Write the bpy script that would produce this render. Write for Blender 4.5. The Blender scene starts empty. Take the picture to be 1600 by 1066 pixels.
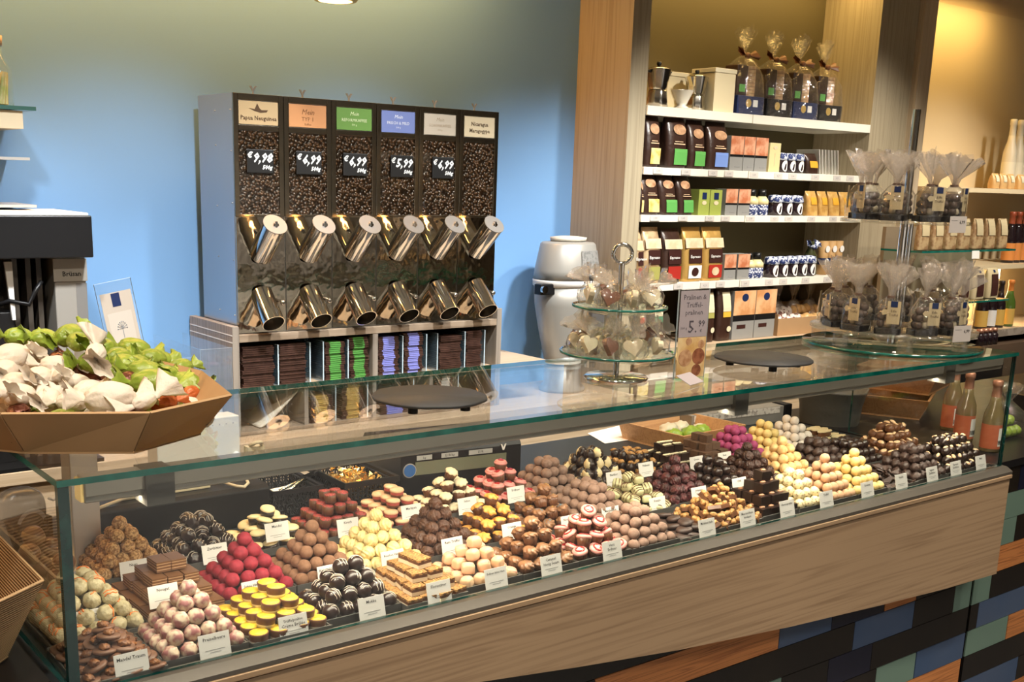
import bpy, bmesh, math, random
from mathutils import Vector, Matrix, Euler, noise
import mathutils
PI = math.pi
R_ = random.Random(7)
G = 0.87            # height of the tray floor of the display case above the shop floor
H = 0.33            # height of the glass case
sc = bpy.context.scene
COL = sc.collection
# ---------------------------------------------------------------- camera numbers (also used to measure positions)
FPX, YAW, PITCH, ROLL, CX, CY = 1751.48, .658627505, .233259097, .0292763999, -40.957, 164.326
CAM = Vector((-0.46345, -1.59604, 0.77011))
_cy, _sy, _cp, _sp = math.cos(YAW), math.sin(YAW), math.cos(PITCH), math.sin(PITCH)
VF = Vector((_sy*_cp, _cy*_cp, -_sp)); _r = Vector((_cy, -_sy, 0)); _u = _r.cross(VF)
VR = math.cos(ROLL)*_r + math.sin(ROLL)*_u
VU = -math.sin(ROLL)*_r + math.cos(ROLL)*_u
def at(px, py, axis, val):
    """point of the place seen at a photo pixel, on the plane axis=val (heights measured from the tray floor)"""
    d = VF + VR*((px-800-CX)/FPX) - VU*((py-533-CY)/FPX)
    t = (val-CAM[axis])/d[axis]
    return CAM + d*t
# ---------------------------------------------------------------- materials
MATS = {}
def nn(nt, t, **kw):
    n = nt.nodes.new(t)
    for k, v in kw.items(): setattr(n, k, v)
    return n
def mat(name, col=(.5,.5,.5), rough=.5, metal=0., spec=.5, noise_=None, bump=None, coat=0, emit=None, estr=0, sheen=0, trans=0, alpha=1, sss=0, space='Object'):
    """noise_=(scale, colour2, low, high[, detail]); bump=(scale, strength, distance)"""
    if name in MATS: return MATS[name]
    m = bpy.data.materials.new(name); m.use_nodes = True
    nt = m.node_tree; b = nt.nodes['Principled BSDF']; L = nt.links.new
    b.inputs['Base Color'].default_value = (*col, 1)
    b.inputs['Roughness'].default_value = rough; b.inputs['Metallic'].default_value = metal
    b.inputs['Specular IOR Level'].default_value = spec
    b.inputs['Coat Weight'].default_value = coat
    b.inputs['Sheen Weight'].default_value = sheen
    b.inputs['Transmission Weight'].default_value = trans
    b.inputs['Alpha'].default_value = alpha
    if sss:
        b.inputs['Subsurface Weight'].default_value = sss; b.inputs['Subsurface Radius'].default_value = (.01,.006,.003)
    if emit: b.inputs['Emission Color'].default_value = (*emit, 1); b.inputs['Emission Strength'].default_value = estr
    tc = nn(nt, 'ShaderNodeTexCoord')
    src = tc.outputs[space]
    if noise_:
        s, c2, lo, hi = noise_[:4]
        n = nn(nt, 'ShaderNodeTexNoise'); n.inputs['Scale'].default_value = s; n.inputs['Detail'].default_value = noise_[4] if len(noise_) > 4 else 3
        L(src, n.inputs['Vector'])
        r = nn(nt, 'ShaderNodeValToRGB'); r.color_ramp.elements[0].position = lo; r.color_ramp.elements[1].position = hi
        r.color_ramp.elements[0].color = (*col, 1); r.color_ramp.elements[1].color = (*c2, 1)
        L(n.outputs['Fac'], r.inputs[0]); L(r.outputs[0], b.inputs['Base Color'])
    if bump:
        s, st, di = bump
        n = nn(nt, 'ShaderNodeTexNoise'); n.inputs['Scale'].default_value = s; n.inputs['Detail'].default_value = 4
        L(src, n.inputs['Vector'])
        bp = nn(nt, 'ShaderNodeBump'); bp.inputs['Strength'].default_value = st; bp.inputs['Distance'].default_value = di
        L(n.outputs['Fac'], bp.inputs['Height']); L(bp.outputs[0], b.inputs['Normal'])
    MATS[name] = m
    return m
def wood(name, base, dark, axis='X', scale=1., rough=.55, fine=60., contrast=1.):
    """planks-free veneer: long grain lines running along the given axis"""
    if name in MATS: return MATS[name]
    m = bpy.data.materials.new(name); m.use_nodes = True
    nt = m.node_tree; b = nt.nodes['Principled BSDF']; L = nt.links.new
    tc = nn(nt, 'ShaderNodeTexCoord'); mp = nn(nt, 'ShaderNodeMapping')
    sx = {'X': (.32, 9, 9), 'Y': (9, .32, 9), 'Z': (9, 9, .3)}[axis]
    mp.inputs['Scale'].default_value = [v*scale for v in sx]
    L(tc.outputs['Object'], mp.inputs['Vector'])
    n1 = nn(nt, 'ShaderNodeTexNoise'); n1.inputs['Scale'].default_value = 1.6; n1.inputs['Detail'].default_value = 2.5; n1.inputs['Distortion'].default_value = .25
    L(mp.outputs[0], n1.inputs['Vector'])
    # contour lines of the noise = grain
    mu = nn(nt, 'ShaderNodeMath', operation='MULTIPLY'); mu.inputs[1].default_value = 11.
    fr = nn(nt, 'ShaderNodeMath', operation='PINGPONG'); fr.inputs[1].default_value = .5
    L(n1.outputs['Fac'], mu.inputs[0]); L(mu.outputs[0], fr.inputs[0])
    mp2 = nn(nt, 'ShaderNodeMapping'); mp2.inputs['Scale'].default_value = [v*scale for v in {'X': (.5, fine, fine), 'Y': (fine, .5, fine), 'Z': (fine, fine, .5)}[axis]]
    L(tc.outputs['Object'], mp2.inputs['Vector'])
    n2 = nn(nt, 'ShaderNodeTexNoise'); n2.inputs['Scale'].default_value = 3; n2.inputs['Detail'].default_value = 3
    L(mp2.outputs[0], n2.inputs['Vector'])
    mx = nn(nt, 'ShaderNodeMath', operation='MULTIPLY_ADD'); mx.inputs[1].default_value = .75; 
    L(fr.outputs[0], mx.inputs[0]); L(n2.outputs['Fac'], mx.inputs[2])
    r = nn(nt, 'ShaderNodeValToRGB'); r.color_ramp.elements[0].position = .35/contrast; r.color_ramp.elements[1].position = .75
    r.color_ramp.elements[0].color = (*dark, 1); r.color_ramp.elements[1].color = (*base, 1)
    L(mx.outputs[0], r.inputs[0]); L(r.outputs[0], b.inputs['Base Color'])
    b.inputs['Roughness'].default_value = rough
    bp = nn(nt, 'ShaderNodeBump'); bp.inputs['Strength'].default_value = .15; bp.inputs['Distance'].default_value = .001
    L(mx.outputs[0], bp.inputs['Height']); L(bp.outputs[0], b.inputs['Normal'])
    MATS[name] = m
    return m
def glass(name, tint=(.97,.99,.98), f0=.04, rough=0., wrinkle=None, haze=0., hazecol=(.9,.9,.9)):
    """thin clear sheet: transparent + Schlick reflection (+ a little milky scatter for film)"""
    if name in MATS: return MATS[name]
    m = bpy.data.materials.new(name); m.use_nodes = True
    nt = m.node_tree; L = nt.links.new
    for n in list(nt.nodes): nt.nodes.remove(n)
    out = nn(nt, 'ShaderNodeOutputMaterial'); tr = nn(nt, 'ShaderNodeBsdfTransparent'); gl = nn(nt, 'ShaderNodeBsdfGlossy')
    tr.inputs[0].default_value = (*tint, 1); gl.inputs['Roughness'].default_value = rough; gl.inputs[0].default_value = (1,1,1,1)
    lw = nn(nt, 'ShaderNodeLayerWeight'); lw.inputs['Blend'].default_value = .5
    pw = nn(nt, 'ShaderNodeMath', operation='POWER'); pw.inputs[1].default_value = 5
    ma = nn(nt, 'ShaderNodeMath', operation='MULTIPLY_ADD'); ma.inputs[1].default_value = 1-f0; ma.inputs[2].default_value = f0; ma.use_clamp = True
    L(lw.outputs['Facing'], pw.inputs[0]); L(pw.outputs[0], ma.inputs[0])
    mx = nn(nt, 'ShaderNodeMixShader'); L(ma.outputs[0], mx.inputs[0]); 
    if haze:
        df = nn(nt, 'ShaderNodeBsdfDiffuse'); df.inputs[0].default_value = (*hazecol, 1)
        tl = nn(nt, 'ShaderNodeBsdfTranslucent'); tl.inputs[0].default_value = (*hazecol, 1)
        a = nn(nt, 'ShaderNodeMixShader'); L(df.outputs[0], a.inputs[1]); L(tl.outputs[0], a.inputs[2])
        h = nn(nt, 'ShaderNodeMixShader'); h.inputs[0].default_value = haze
        L(tr.outputs[0], h.inputs[1]); L(a.outputs[0], h.inputs[2]); L(h.outputs[0], mx.inputs[1])
    else: L(tr.outputs[0], mx.inputs[1])
    L(gl.outputs[0], mx.inputs[2]); L(mx.outputs[0], out.inputs[0])
    if wrinkle:
        tc = nn(nt, 'ShaderNodeTexCoord'); n = nn(nt, 'ShaderNodeTexNoise'); n.inputs['Scale'].default_value = wrinkle[0]; n.inputs['Detail'].default_value = 2
        L(tc.outputs['Object'], n.inputs['Vector'])
        bp = nn(nt, 'ShaderNodeBump'); bp.inputs['Strength'].default_value = wrinkle[1]; bp.inputs['Distance'].default_value = .01
        L(n.outputs['Fac'], bp.inputs['Height']); L(bp.outputs[0], gl.inputs['Normal']); L(bp.outputs[0], lw.inputs['Normal'])
    MATS[name] = m
    return m
# ---------------------------------------------------------------- mesh helpers
class MB:
    def __init__(s): s.bm = bmesh.new()
    def _q(s, vs, faces, mi, smooth=False):
        v = [s.bm.verts.new(p) for p in vs]; out = []
        for f in faces:
            try:
                fc = s.bm.faces.new([v[i] for i in f]); fc.material_index = mi; fc.smooth = smooth; out.append(fc)
            except ValueError: pass
        return out
    def box(s, x0, x1, y0, y1, z0, z1, mi=0, side=None, M=None):
        vs = [Vector(p) for p in ((x0,y0,z0),(x1,y0,z0),(x1,y1,z0),(x0,y1,z0),(x0,y0,z1),(x1,y0,z1),(x1,y1,z1),(x0,y1,z1))]
        if M: vs = [M @ v for v in vs]
        fs = s._q(vs, [(0,3,2,1),(4,5,6,7),(0,1,5,4),(1,2,6,5),(2,3,7,6),(3,0,4,7)], mi)
        if side is not None:      # other material on the four narrow faces of a pane
            d = sorted([(x1-x0,0),(y1-y0,1),(z1-z0,2)])[0][1]
            for i in {0: (0,1,2,4), 1: (0,1,3,5), 2: (2,3,4,5)}[d]: fs[i].material_index = side
        return s
    def tube(s, p0, p1, r0, r1=None, seg=16, mi=0, cap=True, smooth=True, capmi=None):
        r1 = r0 if r1 is None else r1
        p0 = Vector(p0); p1 = Vector(p1); d = (p1-p0).normalized()
        a = d.orthogonal().normalized(); b = d.cross(a)
        vs = [p + (a*math.cos(2*PI*i/seg)+b*math.sin(2*PI*i/seg))*r for p, r in ((p0,r0),(p1,r1)) for i in range(seg)]
        s._q(vs, [(i, (i+1) % seg, seg+(i+1) % seg, seg+i) for i in range(seg)], mi, smooth)
        if cap:
            cm = mi if capmi is None else capmi
            s._q(vs[:seg], [tuple(range(seg))[::-1]], cm); s._q(vs[seg:], [tuple(range(seg))], cm)
        return s
    def path(s, pts, r, seg=8, mi=0):
        pts = [Vector(p) for p in pts]; n = len(pts); ring = []
        up = Vector((.13,.21,.97))
        for i, p in enumerate(pts):
            d = (pts[min(i+1,n-1)]-pts[max(i-1,0)]).normalized()
            a = d.cross(up); a = a.normalized() if a.length > 1e-4 else d.orthogonal().normalized()
            b = d.cross(a)
            ring += [p+(a*math.cos(2*PI*k/seg)+b*math.sin(2*PI*k/seg))*r for k in range(seg)]
        fs = [(i*seg+k, i*seg+(k+1) % seg, (i+1)*seg+(k+1) % seg, (i+1)*seg+k) for i in range(n-1) for k in range(seg)]
        fs += [tuple(range(seg))[::-1], tuple(range((n-1)*seg, n*seg))]
        s._q(ring, fs, mi, True)
        return s
    def lathe(s, prof, c=(0,0,0), seg=24, mi=0, mod=None, smooth=True, cap=True, M=None):
        """prof [(r,z)..]; mod(theta, k, r)->r ; mi may be a list per band"""
        c = Vector(c); vs = []; n = len(prof)
        for k, (r, z) in enumerate(prof):
            for i in range(seg):
                t = 2*PI*i/seg; rr = mod(t, k, r) if mod else r
                v = Vector((rr*math.cos(t), rr*math.sin(t), z)); v = (M @ v) if M else v
                vs.append(c+v)
        v = [s.bm.verts.new(p) for p in vs]
        for k in range(n-1):
            for i in range(seg):
                f = s.bm.faces.new((v[k*seg+i], v[k*seg+(i+1) % seg], v[(k+1)*seg+(i+1) % seg], v[(k+1)*seg+i]))
                f.material_index = mi[k] if isinstance(mi, (list, tuple)) else mi; f.smooth = smooth
        if cap:
            for k, o in ((0, -1), (n-1, 1)):
                if prof[k][0] > 1e-5:
                    f = s.bm.faces.new([v[k*seg+i] for i in range(seg)][::o]); f.material_index = (mi[0] if k == 0 else mi[-1]) if isinstance(mi, (list, tuple)) else mi
        return s
    def prism(s, poly, d0, d1, plane='XY', mi=0, M=None, sidemi=None):
        """extrude polygon; plane XY: along z, XZ: along y, YZ: along x"""
        def P(a, b, d): return Vector({'XY': (a,b,d), 'XZ': (a,d,b), 'YZ': (d,a,b)}[plane])
        n = len(poly); vs = [P(a, b, d0) for a, b in poly]+[P(a, b, d1) for a, b in poly]
        if M: vs = [M @ v for v in vs]
        s._q(vs, [tuple(range(n))[::-1], tuple(range(n, 2*n))], mi)
        s._q(vs, [(i, (i+1) % n, n+(i+1) % n, n+i) for i in range(n)], mi if sidemi is None else sidemi)
        return s
    def ball(s, c, r, sub=2, sc=(1,1,1), mi=0, f=None, M=None):
        t = bmesh.new(); bmesh.ops.create_icosphere(t, subdivisions=sub, radius=1)
        idx = {}
        for v in t.verts:
            d = v.co.normalized(); k = f(d) if f else 1
            p = Vector((d.x*r*k*sc[0], d.y*r*k*sc[1], d.z*r*k*sc[2]))
            if M: p = M @ p
            idx[v.index] = s.bm.verts.new(Vector(c)+p)
        for fc in t.faces:
            try:
                q = s.bm.faces.new([idx[v.index] for v in fc.verts]); q.smooth = True
                q.material_index = mi(fc.calc_center_median().normalized()) if callable(mi) else mi
            except ValueError: pass
        t.free()
        return s
    def mesh(s, name, mats, merge=0):
        if merge: bmesh.ops.remove_doubles(s.bm, verts=s.bm.verts, dist=merge)
        bmesh.ops.recalc_face_normals(s.bm, faces=s.bm.faces)
        me = bpy.data.meshes.new(name); s.bm.to_mesh(me); s.bm.free()
        for m in (mats if isinstance(mats, (list, tuple)) else [mats]): me.materials.append(m)
        return me
    def build(s, name, mats, parent=None, loc=None, rot=None, bevel=0, merge=0, mod=None):
        me = s.mesh(name, mats, merge)
        o = bpy.data.objects.new(name, me); COL.objects.link(o)
        if parent is not None: o.parent = parent
        if loc is not None: o.location = loc
        if rot is not None: o.rotation_euler = rot
        if bevel:
            b = o.modifiers.new('bevel', 'BEVEL'); b.width = bevel; b.segments = 2; b.limit_method = 'ANGLE'; b.angle_limit = .7
        return o
def tag(o, label, cat, group=None):
    o['label'] = label; o['category'] = cat
    if group: o['group'] = group
    return o
def struct(o): o['kind'] = 'structure'; return o
def thing(name, label, cat, loc=(0,0,0), rz=0, group=None, rot=None):
    o = bpy.data.objects.new(name, None); COL.objects.link(o)
    o.location = loc; o.rotation_euler = rot if rot else (0,0,rz); o.empty_display_size = .02
    return tag(o, label, cat, group)
def dup(root, loc, rot=(0,0,0), label=None, group=None, scale=None, cat=None):
    r = root.copy(); COL.objects.link(r); r.location = loc; r.rotation_euler = rot
    if scale: r.scale = (scale,)*3 if isinstance(scale, (int, float)) else scale
    r['label'] = label or root['label']; r['category'] = cat or root['category']
    if group: r['group'] = group
    for ch in root.children:
        c = ch.copy(); COL.objects.link(c); c.parent = r
        for g in ch.children:
            d = g.copy(); COL.objects.link(d); d.parent = c
    return r
def drop(root):
    """throw a template away once every copy has been made"""
    for ch in list(root.children):
        for g in list(ch.children): bpy.data.objects.remove(g)
        bpy.data.objects.remove(ch)
    bpy.data.objects.remove(root)
_TXT = {}
def text_mesh(body, size, align='LEFT', shear=0, bold=0, width=1.):
    k = (body, size, align, shear, bold)
    if k in _TXT: return _TXT[k]
    cu = bpy.data.curves.new('lettering', 'FONT'); cu.body = body; cu.size = size; cu.align_x = align; cu.shear = shear; cu.offset = bold; cu.resolution_u = 1
    cu.space_line = .9
    o = bpy.data.objects.new('lettering', cu); COL.objects.link(o)
    dg = bpy.context.evaluated_depsgraph_get(); dg.update()
    me = bpy.data.meshes.new_from_object(o.evaluated_get(dg)); me.materials.clear()
    bpy.data.objects.remove(o); _TXT[k] = me
    return me
def text(body, size, m, parent, loc, rot=(PI/2,0,0), align='CENTER', shear=0, bold=0, name='lettering', sx=1.):
    me = text_mesh(body, size, align, shear, bold).copy(); me.materials.append(m)
    o = bpy.data.objects.new(name, me); COL.objects.link(o); o.parent = parent; o.location = loc; o.rotation_euler = rot; o.scale = (sx,1,1)
    return o
ORD = ['first','second','third','fourth','fifth','sixth','seventh','eighth','ninth','tenth','eleventh','twelfth']
def nth(i, n):
    if n == 1: return 'only'
    return 'leftmost' if i == 0 else 'rightmost' if i == n-1 else ORD[i]+' from left'
# ================================================================= common materials
M_edge = mat('glass_cut_edge', (.0,.085,.07), .12, spec=.8, noise_=(25,(.01,.17,.13),.35,.75))
M_edge_dark = mat('glass_front_edge', (.0,.03,.028), .1, spec=.8, noise_=(18,(.01,.09,.075),.5,.75))
M_glass = glass('clear_glass', (.975,.99,.982), .025)
M_acryl = glass('clear_acrylic', (.97,.985,.99), .05, haze=.05, hazecol=(.85,.92,1))
M_acedge = mat('acrylic_edge', (.55,.68,.75), .25)
M_alu = mat('brushed_aluminium', (.30,.275,.235), .35, .45, bump=(60,.05,.001))
M_aluL = mat('satin_aluminium', (.62,.61,.58), .4, .7)
M_rail = mat('front_rail_metal', (.115,.105,.09), .45, .3)
M_chrome = mat('polished_chrome', (.78,.77,.75), .07, 1.)
M_black = mat('black_plastic', (.009,.009,.010), .32, spec=.35)
M_dark = mat('dark_grey_laminate', (.022,.028,.034), .42, spec=.3, bump=(90,.03,.001))
M_blacktop = mat('black_laminate', (.010,.010,.012), .35)
M_wood = wood('grey_brown_oak', (.46,.315,.19), (.33,.215,.125), 'X')
M_woodZ = wood('grey_brown_oak_upright', (.40,.335,.225), (.30,.245,.16), 'Z')
M_woodY = wood('grey_brown_oak_side', (.33,.28,.23), (.22,.185,.15), 'Z')
M_woodlight = wood('light_oak', (.60,.44,.29), (.48,.34,.21), 'X')
M_shelfwood = wood('dispenser_base_oak', (.36,.27,.19), (.25,.18,.12), 'X')
M_white = mat('white_paint', (.80,.78,.72), .5)
M_cream = mat('cream_board', (.72,.62,.40), .55)
M_paper = mat('white_card', (.84,.83,.80), .6)
M_ink = mat('black_ink', (.02,.02,.02), .6)
M_inkg = mat('grey_ink', (.25,.25,.25), .6)
M_whiteink = mat('white_chalk_ink', (.85,.84,.80), .6)
M_navy = mat('navy_blue_print', (.012,.025,.09), .4)
M_cello = glass('clear_cellophane', (.97,.97,.96), .07, .04, wrinkle=(40,.9), haze=.05, hazecol=(.85,.8,.75))
M_cellotuft = glass('cellophane_tuft', (.95,.93,.9), .10, .12, wrinkle=(55,1.), haze=.30, hazecol=(.86,.80,.74))
M_slate = mat('dark_slate', (.030,.032,.036), .55, bump=(70,.3,.002))
M_kraft = mat('kraft_cardboard', (.42,.26,.13), .7, noise_=(9,(.37,.225,.11),.3,.8))
# ================================================================= shell
def ceil_(): pass
wallblue = mat('blue_wall_paint', (.18,.38,.70), .6, bump=(150,.04,.001))
WZ = 1.80
MB().box(-3.5,2.60,1.8,1.9,-G,WZ).build('wall_back', wallblue, loc=(0,0,G)) and None
struct(bpy.data.objects['wall_back'])
M_olive = mat('shelf_back_board', (.105,.085,.040), .6)
struct(MB().box(2.60,4.43,1.8,1.9,-G,WZ).build('trim_1', M_olive, loc=(0,0,G)))
M_creamwall = mat('cream_wall_paint', (.66,.52,.33), .6)
struct(MB().box(4.43,9.0,1.8,1.9,-G,WZ).build('wall_right', M_creamwall, loc=(0,0,G)))
struct(MB().box(-3.6,-3.5,-5.5,1.9,-G,WZ).build('wall_left', mat('left_wall_paint', (.55,.48,.38), .6), loc=(0,0,G)))
struct(MB().box(9.0,9.1,-5.5,1.9,-G,WZ).build('wall_far_right', mat('warm_wall_paint', (.45,.36,.25), .6), loc=(0,0,G)))
struct(MB().box(-3.6,9.1,-5.6,-5.5,-G,WZ).build('wall_front', mat('patchy_mirrored_wall', (.20,.185,.17), .6, noise_=(1.2,(.55,.52,.48),.42,.58)), loc=(0,0,G)))  # unseen wall; bright patches put in for the dispenser steel to reflect
struct(MB().box(-3.6,9.1,-5.6,1.9,-G-.1,-G).build('floor', mat('dark_floor_tiles', (.07,.065,.06), .5, noise_=(3,(.10,.09,.08),.4,.6)), loc=(0,0,G)))
struct(MB().box(-3.6,9.1,-5.6,1.9,WZ,WZ+.1).build('ceiling', mat('ceiling_paint', (.60,.56,.50), .7), loc=(0,0,G)))
# wooden upright between the blue wall and the shelving, and the next one
o = MB().box(2.557,2.646,1.509,1.8,-G,WZ).build('trim_2', M_woodZ, loc=(0,0,G)); struct(o)
o = MB().box(4.05,4.33,1.50,1.8,-G,WZ).build('trim_3', M_woodZ, loc=(0,0,G)); struct(o)
M_palewood = wood('pale_oak_upright', (.55,.44,.30), (.45,.35,.23), 'Z')
o = MB().box(4.33,4.43,1.47,1.8,-G,WZ).build('trim_4', M_palewood, loc=(0,0,G)); struct(o)
# ================================================================= display counter: body
cnt = thing('display_counter', 'long glass praline counter with curved oak fascia over coloured tiles', 'counter', (0,0,0))
e = .006
def cpart(mb, name, m, **kw): return mb.build(name, m, cnt, loc=(0,0,G), **kw)
# glass: faces clear, cut edges green
cpart(MB().box(-.004,2.684,-.004,.526,H-.0058,H+.0042,0,1), 'glass_top', [M_glass, M_edge])
cpart(MB().box(.0135,2.68,0,.008,0,H-.006,0,1), 'front_glass', [M_glass, M_edge_dark])
cpart(MB().box(0,.008,.0105,.52,0,H-.006,0,1), 'side_glass', [M_glass, M_edge_dark])
cpart(MB().box(2.672,2.68,.0085,.52,0,H-.006,0,1), 'side_glass', [M_glass, M_edge_dark])
# green mitred corner of the front left upright, bright dot of adhesive
cpart(MB().box(-.003,.013,-.003,.010,0,H-.006), 'corner_strip', M_edge_dark)
# aluminium light bar under the glass top, at its front
lb = cpart(MB().box(.045,2.66,.030,.062,H-.046,H-.0065).box(.045,2.66,.026,.030,H-.036,H-.012), 'light_bar', M_alu, bevel=.002)
M_led = mat('warm_light_strip', (.9,.8,.6), .4, emit=(1,.82,.55), estr=6)
d = MB().box(.05,2.655,.040,.054,H-.0478,H-.0462).build('light_strip', M_led, lb)
d = MB().box(.0405,.0449,.033,.061,H-.044,H-.010).build('end_cap', mat('glowing_end_cap', (.75,.52,.2), .25, .8, emit=(1,.65,.2), estr=.15), lb)  # yellow glow at the bar's end, put in as emission
M_clip = mat('anthracite_metal', (.075,.07,.06), .45)
for x in (.135, 1.49, 2.35):
    cpart(MB().box(x,x+.045,.018,.070,H-.061,H-.006), 'bar_clip', M_clip)
# aluminium posts at the back of the case
for x in (.185,):
    p = cpart(MB().box(x,x+.055,.56,.615,0,H-.006), 'rear_post', M_aluL, bevel=.002)
    MB().box(x-.06,x+.12,.535,.66,-.012,.0).build('post_foot', M_white, p)
# front rail and fascia
cpart(MB().prism([(-.030,-.020),(.012,-.020),(.012,0),(-.012,-.001),(-.030,-.012)], .0,2.69,'YZ'), 'front_rail', M_rail)
top = -.034
fb = [(.0,-.055),(.3,-.10),(.6,-.145),(1.0,-.198),(1.31,-.235),(1.7,-.270),(2.1,-.298),(2.41,-.316),(2.68,-.325)]
poly = [(.0,top)]+[(x, min(z, top-.004)) for x, z in fb]+[(2.68,top)]
cpart(MB().prism(poly, -.030,-.008,'XZ'), 'fascia_board', M_wood)
cpart(MB().box(.0,2.685,-.034,-.008,top+.003,-.0205), 'fascia_lip', M_wood, bevel=.001)
# mosaic base: one board whose tiles are coloured faces
tm = [mat('tile_black', (.012,.010,.010), .25, noise_=(2.5,(.022,.017,.012),.4,.7)), mat('tile_teal', (.17,.27,.22), .3), mat('tile_blue', (.055,.10,.20), .3, noise_=(3,(.09,.13,.22),.4,.7)),
      wood('tile_orange_wood', (.66,.26,.085), (.32,.10,.03), 'X', 2.2, .4), mat('tile_navy', (.012,.014,.035), .25)]
ROWS = [-.035,-.12,-.205,-.29,-.375,-.46,-.545,-.63,-.715,-.80,-.868]
CELLS = {0: [(2.9,3.3,4)], 1: [(2.72,2.98,1),(3.3,3.6,2)], 2: [(2.55,2.92,1),(3.35,3.7,3)], 3: [(.3,.7,2),(1.133,1.773,3),(1.773,1.994,2),(1.994,2.236,4),(2.238,2.396,3),(2.74,3.2,3)],
         4: [(.2,.5,1),(1.0,1.3,2),(2.103,2.392,2),(2.607,2.814,1),(3.2,3.6,2)], 5: [(.5,.95,3),(1.5,1.8,1),(2.0,2.2,4),(2.76,3.25,2)],
         6: [(.0,.4,2),(.9,1.3,1),(1.4,1.7,3),(2.235,2.433,1),(2.436,2.71,2),(2.713,2.957,1),(2.96,3.4,3)], 7: [(.4,.9,1),(1.1,1.5,2),(1.55,1.95,4),(2.08,2.695,3),(3.3,3.6,1)],
         8: [(.1,.5,3),(1.2,1.5,3),(1.75,2.1,1),(2.62,3.066,2)], 9: [(.6,1.0,2),(2.1,2.5,2),(2.8,3.2,3)]}
def mosaic(x0, x1, y0, y1, rows):
    m = MB(); m.box(x0,x1,y0+.004,y1,-.868,rows_top,0)
    for r in rows:
        xs = sorted(c for c in CELLS.get(r, []) if c[1] > x0 and c[0] < x1)
        z1, z0 = ROWS[r]-.001, ROWS[r+1]+.001
        x = x0
        for a, b, k in xs+[(x1,x1,0)]:
            a = max(a, x0); b = min(b, x1)
            if a-x > .01: m.box(x+.001,a-.001,y0,y0+.004,z0,z1,0)
            if b > a: m.box(a+.001,b-.001,y0,y0+.004,z0,z1,k)
            x = b
    return m
rows_top = -.021
cpart(mosaic(-.02,2.70,.05,.30,range(0,10)), 'tiled_base', tm)
cpart(MB().box(-.02,2.70,.012,.62,-.0205,-.0125), 'case_floor', M_dark)
rw = thing('rear_worktop', 'dark grey worktop on the staff side of the glass case', 'worktop', (0,0,0))
MB().box(.09,2.70,.6205,.96,-.030,-.0125).build('worktop_board', M_dark, rw, loc=(0,0,G))
MB().box(.11,2.68,.66,.92,-G,-.0305).build('base_cabinet', M_blacktop, rw, loc=(0,0,G))
# neighbouring counter at the right end
rows_top = -.036
rc = thing('side_counter', 'black topped counter with coloured tile front at the right end', 'counter', (0,0,0))
mosaic(2.712,5.2,.05,.25,range(0,10)).build('tiled_base', tm, rc, loc=(0,0,G))
MB().box(2.712,5.2,.045,.90,-.035,-.012).build('worktop', M_blacktop, rc, loc=(0,0,G))
# ================================================================= back counter
bc = thing('back_counter', 'light oak back counter running along the blue wall', 'counter', (0,0,0))
MB().box(-1.4,2.555,1.39,1.798,-.045,-.010).build('worktop', M_woodlight, bc, loc=(0,0,G), bevel=.002)
b = MB(); 
for i in range(6): b.box(-1.4+i*.655,-1.4+i*.655+.650,1.41,1.432,-.865,-.05)
fr = b.build('front_panel', M_woodlight, bc, loc=(0,0,G))
b = MB()
for i in range(6):
    for z in (-.22,-.52): b.box(-1.4+i*.655,-1.4+i*.655+.650,1.409,1.4105,z,z+.004)
b.build('drawer_gap', M_black, fr)
MB().box(-1.4,2.555,1.432,1.798,-.868,-.046).build('carcass', M_woodlight, bc, loc=(0,0,G))
# ---------------------------------------------------------------- packing shelf under the dispenser (two rows of pigeonholes)
X0, X1, YF, YB = .955, 1.970, 1.478, 1.79
pk = thing('pigeonhole_shelf', 'grey oak pigeonhole unit under the coffee dispenser on the back counter', 'shelf', (0,0,0))
for bx in ((X0,X0+.022,YF,YB,-.009,.325),(X1-.022,X1,YF,YB,-.009,.335)): MB().box(*bx).build('side_panel', M_woodY, pk, loc=(0,0,G), bevel=.001)
for bx in ((X0+.0225,X1-.0225,YF,YB,.277,.299),(X0+.0225,X1-.0225,YF+.002,YB,-.009,.002)): MB().box(*bx).build('board', M_shelfwood, pk, loc=(0,0,G), bevel=.001)
b = MB(); b.box(X0+.0225,X1-.0225,YF-.001,YB,.122,.134); b.box(X1+.0002,2.203,YF-.001,YB,.122,.134)
b.build('middle_board', M_woodlight, pk, loc=(0,0,G), bevel=.001)
MB().box(1.443,1.463,YF+.002,YB,.1345,.2765).build('upright', M_woodY, pk, loc=(0,0,G))
for x in (1.195,1.20+.245,1.67): MB().box(x,x+.014,YF+.004,YB,.0025,.1215).build('upright', M_woodY, pk, loc=(0,0,G))
# white lines where the side boards meet
for z in (.276,.297): MB().box(X0-.0006,X0,YF,YB,z,z+.003).build('joint_line', M_paper, pk, loc=(0,0,G))
M_bluea = glass('blue_acrylic', (.9,.95,1.), .06, haze=.12, hazecol=(.5,.75,.9))
for x in (1.105,1.215,1.262,1.352,1.560,1.655,1.700,1.815,1.90):
    MB().box(x,x+.004,YF+.006,YB-.02,.1345,.262,0,1).build('divider', [M_bluea, M_acedge], pk, loc=(0,0,G))
for x in (1.306,1.425,1.605,1.79): MB().box(x,x+.004,YF+.006,YB-.02,.003,.118,0,1).build('divider', [M_acryl, M_acedge], pk, loc=(0,0,G))
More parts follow.
